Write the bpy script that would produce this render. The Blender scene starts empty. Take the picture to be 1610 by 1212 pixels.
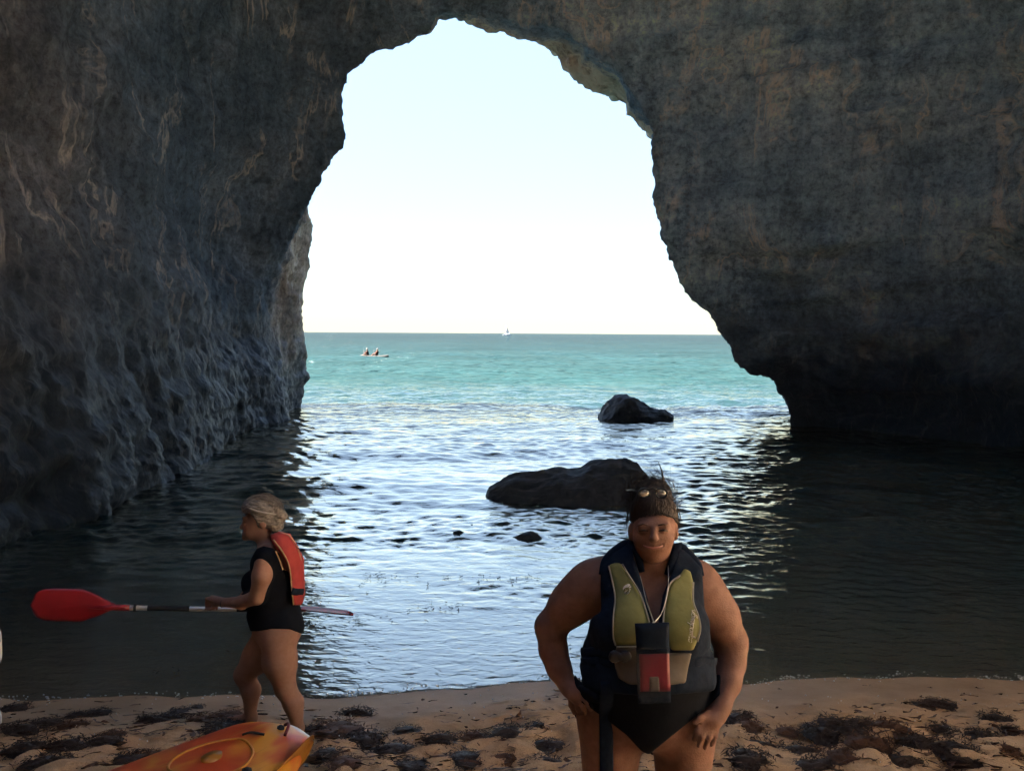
import bpy, math, random
import numpy as np
from mathutils import Vector, Matrix

random.seed(7)
RNG = np.random.default_rng(11)
SC = bpy.context.scene
COL = SC.collection

# ------------------------------------------------------------------ camera
F_PX = 1300.0                       # focal length for a picture 1610 px wide
CAM_H = 2.8                         # metres above the water
PITCH = math.atan(82.0 / F_PX)
ROLL = math.radians(0.36)
cam_data = bpy.data.cameras.new("camera")
cam = bpy.data.objects.new("camera", cam_data)
COL.objects.link(cam)
cam_data.sensor_width = 36.0
cam_data.lens = 36.0 * F_PX / 1610.0
cam_data.clip_start = 0.05
cam_data.clip_end = 40000.0
_fw = Vector((0, math.cos(PITCH), -math.sin(PITCH)))
_up0 = Vector((0, math.sin(PITCH), math.cos(PITCH)))
_rt0 = Vector((1, 0, 0))
_rt = _rt0 * math.cos(ROLL) + _up0 * math.sin(ROLL)
_up = _up0 * math.cos(ROLL) - _rt0 * math.sin(ROLL)
_m = Matrix.Identity(4)
for _i in range(3):
    _m[_i][0] = _rt[_i]; _m[_i][1] = _up[_i]; _m[_i][2] = -_fw[_i]
_m[2][3] = CAM_H
cam.matrix_world = _m
SC.camera = cam

# ------------------------------------------------------------------ daylight
SUN_EL = math.radians(52.0)
SUN_AZ = math.radians(266.0)        # compass style from +Y, clockwise: from the left
world = bpy.data.worlds.new("World")
SC.world = world
world.use_nodes = True
_nt = world.node_tree
_nt.nodes.clear()
_sky = _nt.nodes.new("ShaderNodeTexSky")
_sky.sky_type = 'NISHITA'
_sky.sun_disc = False
_sky.sun_elevation = SUN_EL
_sky.sun_rotation = SUN_AZ
_sky.air_density = 1.0
_sky.dust_density = 0.8
_sky.ozone_density = 0.7
_bg = _nt.nodes.new("ShaderNodeBackground")
_bg.inputs["Strength"].default_value = 0.05
_wo = _nt.nodes.new("ShaderNodeOutputWorld")
# one soft shoulder over the whole sky keeps the hazy horizon from outshining the rest: c / (1 + luminance / A)
_A = 0.78
_lum = _nt.nodes.new("ShaderNodeRGBToBW")
_k = _nt.nodes.new("ShaderNodeMath"); _k.operation = 'MULTIPLY_ADD'
_k.inputs[1].default_value = 1 / _A; _k.inputs[2].default_value = 1.0
_dv = _nt.nodes.new("ShaderNodeMath"); _dv.operation = 'DIVIDE'; _dv.inputs[0].default_value = 1.0
_vs = _nt.nodes.new("ShaderNodeVectorMath"); _vs.operation = 'SCALE'
_nt.links.new(_sky.outputs[0], _lum.inputs[0]); _nt.links.new(_lum.outputs[0], _k.inputs[0])
_nt.links.new(_k.outputs[0], _dv.inputs[1]); _nt.links.new(_sky.outputs[0], _vs.inputs[0]); _nt.links.new(_dv.outputs[0], _vs.inputs["Scale"])
_nt.links.new(_vs.outputs[0], _bg.inputs[0])
_nt.links.new(_bg.outputs[0], _wo.inputs[0])

sun_data = bpy.data.lights.new("sun", 'SUN')
sun_data.energy = 5.0
sun_data.angle = math.radians(0.53)
sun_data.color = (1.0, 0.95, 0.86)
sun = bpy.data.objects.new("sun", sun_data)
COL.objects.link(sun)
_sd = Vector((math.sin(SUN_AZ) * math.cos(SUN_EL), math.cos(SUN_AZ) * math.cos(SUN_EL), math.sin(SUN_EL)))
sun.rotation_euler = _sd.to_track_quat('Z', 'Y').to_euler()
sun.location = (0, -20, 60)

SC.view_settings.view_transform = 'Standard'
SC.view_settings.look = 'None'
SC.view_settings.gamma = 1.0
SC.view_settings.use_curve_mapping = False
SC.view_settings.exposure = 5.3
SC.render.engine = 'CYCLES'
SC.cycles.use_denoising = True
SC.cycles.max_bounces = 8
SC.cycles.diffuse_bounces = 4
SC.cycles.use_adaptive_sampling = True
SC.cycles.adaptive_threshold = 0.03
SC.cycles.glossy_bounces = 3
SC.cycles.transparent_max_bounces = 8
SC.cycles.sample_clamp_indirect = 6.0
SC.cycles.caustics_reflective = False
SC.cycles.caustics_refractive = False


# ------------------------------------------------------------------ helpers
def P(px, py, Y):
    """World point at distance Y (metres along +Y) seen at photo pixel px, py."""
    u = (px - 805.0) / F_PX
    v = (606.0 - py) / F_PX
    r = _fw + _rt * u + _up * v
    t = Y / r.y
    return np.array((r.x * t, Y, CAM_H + r.z * t))


def to_px(X, Y, Z):
    X = np.asarray(X, dtype=np.float32); Y = np.asarray(Y, dtype=np.float32)
    Zr = np.asarray(Z, dtype=np.float32) - CAM_H
    f = X * _fw.x + Y * _fw.y + Zr * _fw.z
    f = np.maximum(f, 0.05)
    u = (X * _rt.x + Y * _rt.y + Zr * _rt.z) / f
    v = (X * _up.x + Y * _up.y + Zr * _up.z) / f
    return 805.0 + u * F_PX, 606.0 - v * F_PX


def hash3(ix, iy, iz, seed):
    n = (ix * 374761393 + iy * 668265263 + iz * 1440662683 + seed * 974634541) & 0xFFFFFFFF
    n = ((n ^ (n >> 13)) * 1274126177) & 0xFFFFFFFF
    n = ((n ^ (n >> 16)) * 2246822519) & 0xFFFFFFFF
    n = n ^ (n >> 15)
    return (n & 0xFFFFFF).astype(np.float64) / float(0xFFFFFF)


def vnoise(x, y, z, seed=0):
    """smooth value noise, range -1..1"""
    x = np.asarray(x, dtype=np.float64); y = np.asarray(y, dtype=np.float64); z = np.asarray(z, dtype=np.float64)
    x, y, z = np.broadcast_arrays(x, y, z)
    fx = np.floor(x); fy = np.floor(y); fz = np.floor(z)
    ix = fx.astype(np.int64); iy = fy.astype(np.int64); iz = fz.astype(np.int64)
    tx = x - fx; ty = y - fy; tz = z - fz
    tx = tx * tx * tx * (tx * (tx * 6 - 15) + 10)
    ty = ty * ty * ty * (ty * (ty * 6 - 15) + 10)
    tz = tz * tz * tz * (tz * (tz * 6 - 15) + 10)
    r = 0
    for dx in (0, 1):
        wx = tx if dx else 1 - tx
        for dy in (0, 1):
            wy = ty if dy else 1 - ty
            for dz in (0, 1):
                wz = tz if dz else 1 - tz
                r = r + hash3(ix + dx, iy + dy, iz + dz, seed) * wx * wy * wz
    return r * 2 - 1


def fbm(x, y, z, octaves=4, seed=0, gain=0.5, ridged=False):
    a = 1.0; s = 0.0; f = 1.0
    for o in range(octaves):
        n = vnoise(x * f + o * 17.3, y * f + o * 5.1, z * f - o * 9.7, seed + o)
        if ridged:
            n = 1 - 2 * np.abs(n)
        s = s + a * n
        a *= gain; f *= 2.03
    return s


def smoothstep(a, b, x):
    t = np.clip((x - a) / (b - a), 0, 1)
    return t * t * (3 - 2 * t)


def catmull(pts, n, by_len=True):
    pts = np.asarray(pts, dtype=float)
    m = len(pts)
    ext = np.vstack([2 * pts[0] - pts[1], pts, 2 * pts[-1] - pts[-2]])
    d = np.r_[0, np.cumsum(np.linalg.norm(np.diff(pts, axis=0), axis=1))] if by_len else np.arange(m, dtype=float)
    q = np.linspace(0, d[-1], n)
    i = np.clip(np.searchsorted(d, q, side='right') - 1, 0, m - 2)
    t = ((q - d[i]) / np.maximum(d[i + 1] - d[i], 1e-9))[:, None]
    p0, p1, p2, p3 = ext[i], ext[i + 1], ext[i + 2], ext[i + 3]
    return 0.5 * ((2 * p1) + (-p0 + p2) * t + (2 * p0 - 5 * p1 + 4 * p2 - p3) * t ** 2 + (-p0 + 3 * p1 - 3 * p2 + p3) * t ** 3)


def mesh_np(name, verts, faces, mat=None, smooth=True):
    """verts (n,3), faces (m,3|4) numpy -> mesh datablock"""
    verts = np.ascontiguousarray(verts, dtype=np.float32)
    me = bpy.data.meshes.new(name)
    if isinstance(faces, np.ndarray):
        k = faces.shape[1]
        me.vertices.add(len(verts)); me.vertices.foreach_set("co", verts.ravel())
        me.loops.add(faces.size); me.loops.foreach_set("vertex_index", np.ascontiguousarray(faces, dtype=np.int32).ravel())
        me.polygons.add(len(faces))
        me.polygons.foreach_set("loop_start", np.arange(0, faces.size, k, dtype=np.int32))
        me.polygons.foreach_set("loop_total", np.full(len(faces), k, dtype=np.int32))
        me.update(calc_edges=True)
    else:
        me.from_pydata([tuple(map(float, v)) for v in verts], [], faces)
        me.update()
    if smooth:
        me.polygons.foreach_set("use_smooth", np.ones(len(me.polygons), dtype=bool))
    if mat is not None:
        me.materials.append(mat)
    me.validate()
    return me


def link(name, me, parent=None, loc=None, label=None, cat=None, group=None, kind=None):
    o = bpy.data.objects.new(name, me)
    COL.objects.link(o)
    if parent is not None:
        o.parent = parent
    if loc is not None:
        o.location = loc
    if label:
        o["label"] = label
    if cat:
        o["category"] = cat
    if group:
        o["group"] = group
    if kind:
        o["kind"] = kind
    return o


def empty(name, loc, label, cat, group=None, rotz=0.0):
    o = link(name, None, None, loc, label, cat, group)
    o.rotation_euler = (0, 0, rotz)
    o.empty_display_size = 0.1
    return o


def grid_faces(nr, nc, keep=None):
    i = np.arange(nr * nc).reshape(nr, nc)
    f = np.stack([i[:-1, :-1], i[:-1, 1:], i[1:, 1:], i[1:, :-1]], -1).reshape(-1, 4)
    if keep is not None:
        f = f[keep.reshape(-1)]
    return f


class MB:
    """collects simple shapes for one mesh"""
    def __init__(s):
        s.v = []; s.f = []

    def add(s, v, f):
        o = len(s.v)
        s.v.extend([tuple(map(float, p)) for p in v])
        s.f.extend([tuple(int(i) + o for i in q) for q in f])

    def tube(s, pts, rad, n=8, cap=True, flat=1.0, swap=False):
        pts = [np.asarray(p, float) for p in pts]
        if np.isscalar(rad):
            rad = [rad] * len(pts)
        vs = []; prev = None
        for i, p in enumerate(pts):
            a = pts[max(i - 1, 0)]; b = pts[min(i + 1, len(pts) - 1)]
            t = b - a; t = t / (np.linalg.norm(t) + 1e-12)
            if prev is None:
                ref = np.array((0, 0, 1.0)) if abs(t[2]) < 0.9 else np.array((1.0, 0, 0))
                u = np.cross(t, ref)
            else:
                u = prev - t * np.dot(prev, t)
            u /= (np.linalg.norm(u) + 1e-12); w = np.cross(t, u); prev = u
            for k in range(n):
                a_ = 2 * math.pi * k / n
                vs.append(p + rad[i] * (((flat if swap else 1) * math.cos(a_)) * u + ((1 if swap else flat) * math.sin(a_)) * w))
        fs = []
        for i in range(len(pts) - 1):
            for k in range(n):
                k2 = (k + 1) % n
                fs.append((i * n + k, i * n + k2, (i + 1) * n + k2, (i + 1) * n + k))
        if cap:
            fs.append(tuple(range(n - 1, -1, -1)))
            fs.append(tuple(range((len(pts) - 1) * n, len(pts) * n)))
        s.add(vs, fs)

    def ellipsoid(s, c, r, nu=16, nv=10, R=None):
        vs = []; fs = []
        for j in range(nv + 1):
            th = math.pi * j / nv
            for i in range(nu):
                ph = 2 * math.pi * i / nu
                p = np.array((r[0] * math.sin(th) * math.cos(ph), r[1] * math.sin(th) * math.sin(ph), r[2] * math.cos(th)))
                if R is not None:
                    p = R @ p
                vs.append(np.asarray(c) + p)
        for j in range(nv):
            for i in range(nu):
                i2 = (i + 1) % nu
                fs.append((j * nu + i, (j + 1) * nu + i, (j + 1) * nu + i2, j * nu + i2))
        s.add(vs, fs)

    def mesh(s, name, mat, smooth=True):
        return mesh_np(name, np.array(s.v), s.f, mat, smooth)


# ------------------------------------------------------------------ materials
def new_mat(name):
    m = bpy.data.materials.new(name)
    m.use_nodes = True
    nt = m.node_tree
    nt.nodes.clear()
    out = nt.nodes.new("ShaderNodeOutputMaterial")
    return m, nt, out


def nd(nt, typ, **kw):
    n = nt.nodes.new(typ)
    for k, v in kw.items():
        if k.startswith("i_"):
            key = k[2:]
            key = int(key) if key.isdigit() else key.replace("_", " ")
            n.inputs[key].default_value = v
        else:
            setattr(n, k, v)
    return n


def ramp(nt, stops, interp='LINEAR'):
    r = nt.nodes.new("ShaderNodeValToRGB")
    r.color_ramp.interpolation = interp
    e = r.color_ramp.elements
    while len(e) < len(stops):
        e.new(0.5)
    for k, (p, c) in enumerate(stops):
        e[k].position = p
        e[k].color = (c[0], c[1], c[2], 1) if not np.isscalar(c) else (c, c, c, 1)
    return r


def simple_mat(name, color, rough=0.6, noise=0.0, nscale=40.0, bump=0.0, bscale=80.0, spec=0.5, metallic=0.0, color2=None, sss=0.0, coat=0.0, stretch=None):
    m, nt, out = new_mat(name)
    b = nd(nt, "ShaderNodeBsdfPrincipled", i_Roughness=rough, i_Metallic=metallic)
    b.inputs["Specular IOR Level"].default_value = spec
    b.inputs["Coat Weight"].default_value = coat
    if sss:
        b.inputs["Subsurface Weight"].default_value = sss
        b.inputs["Subsurface Radius"].default_value = (0.02, 0.008, 0.004)
    tc = nd(nt, "ShaderNodeTexCoord")
    src = tc.outputs["Object"]
    if stretch:
        mp = nd(nt, "ShaderNodeMapping")
        mp.inputs["Scale"].default_value = stretch
        nt.links.new(src, mp.inputs[0]); src = mp.outputs[0]
    if noise > 0 or color2 is not None:
        n = nd(nt, "ShaderNodeTexNoise", i_Scale=nscale, i_Detail=5.0, i_Roughness=0.6)
        nt.links.new(src, n.inputs["Vector"])
        c2 = color2 if color2 is not None else tuple(max(0, c * (1 - noise)) for c in color)
        c1 = color if color2 is not None else tuple(min(1, c * (1 + noise)) for c in color)
        r = ramp(nt, [(0.32, c2), (0.68, c1)])
        nt.links.new(n.outputs["Fac"], r.inputs[0])
        nt.links.new(r.outputs[0], b.inputs["Base Color"])
    else:
        b.inputs["Base Color"].default_value = (*color, 1)
    if bump > 0:
        n2 = nd(nt, "ShaderNodeTexNoise", i_Scale=bscale, i_Detail=4.0)
        nt.links.new(src, n2.inputs["Vector"])
        bp = nd(nt, "ShaderNodeBump", i_Strength=bump, i_Distance=0.01)
        nt.links.new(n2.outputs["Fac"], bp.inputs["Height"])
        nt.links.new(bp.outputs[0], b.inputs["Normal"])
    nt.links.new(b.outputs[0], out.inputs[0])
    return m


def rock_mat(name, base, light, dark, wet_z=1.3, grey=0.97, runs=0.8, lit_boost=2.6, left_shade=0.5):
    m, nt, out = new_mat(name)
    L = nt.links.new
    b = nd(nt, "ShaderNodeBsdfPrincipled", i_Roughness=0.9)
    b.inputs["Specular IOR Level"].default_value = 0.25
    geo = nd(nt, "ShaderNodeNewGeometry")
    # blotches
    n1 = nd(nt, "ShaderNodeTexNoise", i_Scale=0.45, i_Detail=9.0, i_Roughness=0.62, i_Distortion=0.6)
    L(geo.outputs["Position"], n1.inputs["Vector"])
    r1 = ramp(nt, [(0.28, dark), (0.5, base), (0.72, light)])
    L(n1.outputs["Fac"], r1.inputs[0])
    # bluish veil put into the stone colour near the mouth; ochre further in
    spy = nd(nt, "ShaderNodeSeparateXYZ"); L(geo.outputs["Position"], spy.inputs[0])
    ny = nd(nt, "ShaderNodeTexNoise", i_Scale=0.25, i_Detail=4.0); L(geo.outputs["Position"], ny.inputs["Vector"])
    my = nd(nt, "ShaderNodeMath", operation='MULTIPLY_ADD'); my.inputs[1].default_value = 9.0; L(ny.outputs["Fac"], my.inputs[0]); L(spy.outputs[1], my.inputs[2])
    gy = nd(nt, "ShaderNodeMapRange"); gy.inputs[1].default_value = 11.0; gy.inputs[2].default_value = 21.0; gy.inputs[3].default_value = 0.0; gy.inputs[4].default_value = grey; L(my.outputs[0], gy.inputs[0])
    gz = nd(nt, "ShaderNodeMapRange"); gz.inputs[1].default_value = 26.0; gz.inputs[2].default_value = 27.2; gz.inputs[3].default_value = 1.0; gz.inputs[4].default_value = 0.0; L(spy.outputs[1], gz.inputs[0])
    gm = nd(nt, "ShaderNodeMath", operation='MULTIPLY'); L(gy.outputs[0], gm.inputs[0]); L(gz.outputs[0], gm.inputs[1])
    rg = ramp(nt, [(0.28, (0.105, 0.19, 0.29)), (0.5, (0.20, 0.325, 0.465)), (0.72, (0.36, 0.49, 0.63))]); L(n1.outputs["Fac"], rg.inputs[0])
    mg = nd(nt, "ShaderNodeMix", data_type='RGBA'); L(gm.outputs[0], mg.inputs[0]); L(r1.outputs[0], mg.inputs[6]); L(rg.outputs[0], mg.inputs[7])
    # vertical streaks
    mp = nd(nt, "ShaderNodeMapping"); mp.inputs["Scale"].default_value = (2.2, 2.2, 0.16)
    L(geo.outputs["Position"], mp.inputs[0])
    n2 = nd(nt, "ShaderNodeTexNoise", i_Scale=1.0, i_Detail=7.0, i_Roughness=0.65, i_Distortion=0.35)
    L(mp.outputs[0], n2.inputs["Vector"])
    r2 = ramp(nt, [(0.36, 0.55), (0.52, 1.0), (0.66, 1.35)])
    L(n2.outputs["Fac"], r2.inputs[0])
    mx = nd(nt, "ShaderNodeMix", data_type='RGBA', blend_type='MULTIPLY'); mx.inputs[0].default_value = 0.5
    L(mg.outputs[2], mx.inputs[6]); L(r2.outputs[0], mx.inputs[7])
    # strata
    mp3 = nd(nt, "ShaderNodeMapping"); mp3.inputs["Scale"].default_value = (0.12, 0.12, 1.7); mp3.inputs["Rotation"].default_value = (0.03, 0.05, 0)
    L(geo.outputs["Position"], mp3.inputs[0])
    n3 = nd(nt, "ShaderNodeTexNoise", i_Scale=1.0, i_Detail=6.0, i_Roughness=0.6)
    L(mp3.outputs[0], n3.inputs["Vector"])
    r3 = ramp(nt, [(0.35, 0.72), (0.5, 1.0), (0.62, 1.18)])
    L(n3.outputs["Fac"], r3.inputs[0])
    mx2 = nd(nt, "ShaderNodeMix", data_type='RGBA', blend_type='MULTIPLY'); mx2.inputs[0].default_value = 0.7
    L(mx.outputs[2], mx2.inputs[6]); L(r3.outputs[0], mx2.inputs[7])
    # pits
    vo = nd(nt, "ShaderNodeTexVoronoi", i_Scale=2.6, feature='F1'); vo.inputs["Randomness"].default_value = 1.0
    n4 = nd(nt, "ShaderNodeTexNoise", i_Scale=3.0, i_Detail=5.0)
    L(geo.outputs["Position"], n4.inputs["Vector"])
    ad = nd(nt, "ShaderNodeMix", data_type='RGBA', blend_type='ADD'); ad.inputs[0].default_value = 0.6
    L(geo.outputs["Position"], ad.inputs[6]); L(n4.outputs["Color"], ad.inputs[7])
    L(ad.outputs[2], vo.inputs["Vector"])
    # shade on the left wall put into the colour; fine grit everywhere
    sx8 = nd(nt, "ShaderNodeMapRange"); sx8.inputs[1].default_value = -5.0; sx8.inputs[2].default_value = 1.0; sx8.inputs[3].default_value = left_shade; sx8.inputs[4].default_value = 1.0; L(spy.outputs[0], sx8.inputs[0])
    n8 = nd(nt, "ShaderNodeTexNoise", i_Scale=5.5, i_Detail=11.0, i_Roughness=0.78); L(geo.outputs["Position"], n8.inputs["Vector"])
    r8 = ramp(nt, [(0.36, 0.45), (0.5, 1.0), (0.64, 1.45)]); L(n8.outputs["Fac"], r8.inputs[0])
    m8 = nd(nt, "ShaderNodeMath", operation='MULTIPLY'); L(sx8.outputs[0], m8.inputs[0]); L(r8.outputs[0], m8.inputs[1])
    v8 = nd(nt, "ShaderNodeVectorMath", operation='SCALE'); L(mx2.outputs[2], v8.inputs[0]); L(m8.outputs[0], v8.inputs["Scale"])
    # pale mineral runs
    mp6 = nd(nt, "ShaderNodeMapping"); mp6.inputs["Scale"].default_value = (0.55, 0.55, 0.14); L(geo.outputs["Position"], mp6.inputs[0])
    n6 = nd(nt, "ShaderNodeTexNoise", i_Scale=1.0, i_Detail=8.0, i_Roughness=0.6, i_Distortion=0.9); L(mp6.outputs[0], n6.inputs["Vector"])
    r6 = ramp(nt, [(0.475, 0.0), (0.50, 1.0), (0.525, 0.0)]); L(n6.outputs["Fac"], r6.inputs[0])
    r6b = ramp(nt, [(0.46, 0.0), (0.60, 1.0)]); L(n1.outputs["Fac"], r6b.inputs[0])
    m6 = nd(nt, "ShaderNodeMath", operation='MULTIPLY'); L(r6.outputs[0], m6.inputs[0]); L(r6b.outputs[0], m6.inputs[1])
    m6b = nd(nt, "ShaderNodeMath", operation='MULTIPLY'); m6b.inputs[1].default_value = runs; L(m6.outputs[0], m6b.inputs[0])
    mx6 = nd(nt, "ShaderNodeMix", data_type='RGBA'); L(m6b.outputs[0], mx6.inputs[0]); L(v8.outputs[0], mx6.inputs[6]); mx6.inputs[7].default_value = (0.55, 0.55, 0.53, 1)
    # outside the mouth, light off the sunlit sea put into the stone colour
    bl = nd(nt, "ShaderNodeMapRange"); bl.inputs[1].default_value = 26.2; bl.inputs[2].default_value = 27.4; bl.inputs[3].default_value = 1.0; bl.inputs[4].default_value = lit_boost; L(spy.outputs[1], bl.inputs[0])
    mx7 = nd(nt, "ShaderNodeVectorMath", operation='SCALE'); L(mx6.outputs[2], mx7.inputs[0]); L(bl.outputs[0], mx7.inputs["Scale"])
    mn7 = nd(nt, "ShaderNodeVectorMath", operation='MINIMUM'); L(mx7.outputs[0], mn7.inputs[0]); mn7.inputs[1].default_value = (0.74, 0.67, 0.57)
    # wet algae band near the waterline
    sp = nd(nt, "ShaderNodeSeparateXYZ"); L(geo.outputs["Position"], sp.inputs[0])
    n5 = nd(nt, "ShaderNodeTexNoise", i_Scale=0.9, i_Detail=5.0); L(geo.outputs["Position"], n5.inputs["Vector"])
    ma = nd(nt, "ShaderNodeMath", operation='MULTIPLY_ADD'); ma.inputs[1].default_value = -3.2; L(n5.outputs["Fac"], ma.inputs[0]); L(sp.outputs[2], ma.inputs[2])
    mr = nd(nt, "ShaderNodeMapRange"); mr.inputs[1].default_value = wet_z - 2.6; mr.inputs[2].default_value = wet_z + 0.9
    L(ma.outputs[0], mr.inputs[0])
    mx3 = nd(nt, "ShaderNodeMix", data_type='RGBA'); L(mr.outputs[0], mx3.inputs[0])
    mx3.inputs[6].default_value = (0.032, 0.046, 0.064, 1); L(mn7.outputs[0], mx3.inputs[7])
    L(mx3.outputs[2], b.inputs["Base Color"])
    rr = nd(nt, "ShaderNodeMapRange"); rr.inputs[3].default_value = 0.32; rr.inputs[4].default_value = 0.92
    L(mr.outputs[0], rr.inputs[0]); L(rr.outputs[0], b.inputs["Roughness"])
    # relief
    nb = nd(nt, "ShaderNodeTexNoise", i_Scale=3.4, i_Detail=11.0, i_Roughness=0.74); L(geo.outputs["Position"], nb.inputs["Vector"])
    bp1 = nd(nt, "ShaderNodeBump", i_Strength=1.0, i_Distance=0.20); L(nb.outputs["Fac"], bp1.inputs["Height"])
    bp2 = nd(nt, "ShaderNodeBump", i_Strength=0.35, i_Distance=0.10); L(vo.outputs["Distance"], bp2.inputs["Height"]); L(bp1.outputs[0], bp2.inputs["Normal"])
    bp3 = nd(nt, "ShaderNodeBump", i_Strength=0.5, i_Distance=0.15); L(n2.outputs["Fac"], bp3.inputs["Height"]); L(bp2.outputs[0], bp3.inputs["Normal"])
    L(bp3.outputs[0], b.inputs["Normal"])
    L(b.outputs[0], out.inputs[0])
    return m


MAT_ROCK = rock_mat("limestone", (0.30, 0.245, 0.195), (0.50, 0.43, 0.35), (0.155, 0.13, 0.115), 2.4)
MAT_BOULDER = rock_mat("dark_wet_rock", (0.05, 0.05, 0.05), (0.09, 0.085, 0.08), (0.025, 0.025, 0.027), 0.2, 0.0, 0.0, 1.0, 1.0)
# ------------------------------------------------------------------ beach profile
def shore_y(x):
    x = np.asarray(x, dtype=float)
    return (6.36 + 0.045 * x + 0.02 * np.maximum(x - 1.0, 0) ** 2 + 0.10 * np.sin(x * 0.9 + 0.5) + 0.05 * np.sin(x * 2.3 + 1.0)
            + 0.022 * np.sin(x * 5.7) + 0.012 * np.sin(x * 11.3 + 2))


_BY = np.array([-24, -8, -4, 0, 2.8, 4.2, 5.3, 6.1, 6.4, 7.0, 8.0, 10.0, 14.0, 30.0])
_BZ = np.array([3.2, 2.0, 1.6, 1.08, 0.62, 0.40, 0.215, 0.05, 0.0, -0.07, -0.2, -0.5, -1.1, -2.5])


def sand_z(x, y):
    x = np.asarray(x, dtype=float); y = np.asarray(y, dtype=float)
    yy = y - (shore_y(x) - 6.4) * smoothstep(2.0, 6.0, y)
    z = np.interp(yy, _BY, _BZ)
    dry = smoothstep(6.3, 5.0, yy)
    z = z + dry * (0.035 * fbm(x * 1.3, y * 1.3, 0, 2, 31) + 0.02 * fbm(x * 4.5, y * 4.5, 0.3, 3, 33))
    return z


_LX = np.linspace(-6, 7.5, 541); _LY = np.linspace(1.5, 7.5, 241)
_LZ = sand_z(*np.meshgrid(_LX, _LY))


def sand_at(x, y):
    """quick look-up of the beach height"""
    fx = min(max((x + 6) / 0.025, 0), 539.999); fy = min(max((y - 1.5) / 0.025, 0), 239.999)
    i, j = int(fx), int(fy); u, v = fx - i, fy - j
    return float(_LZ[j, i] * (1 - u) * (1 - v) + _LZ[j, i + 1] * u * (1 - v) + _LZ[j + 1, i] * (1 - u) * v + _LZ[j + 1, i + 1] * u * v)


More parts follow.
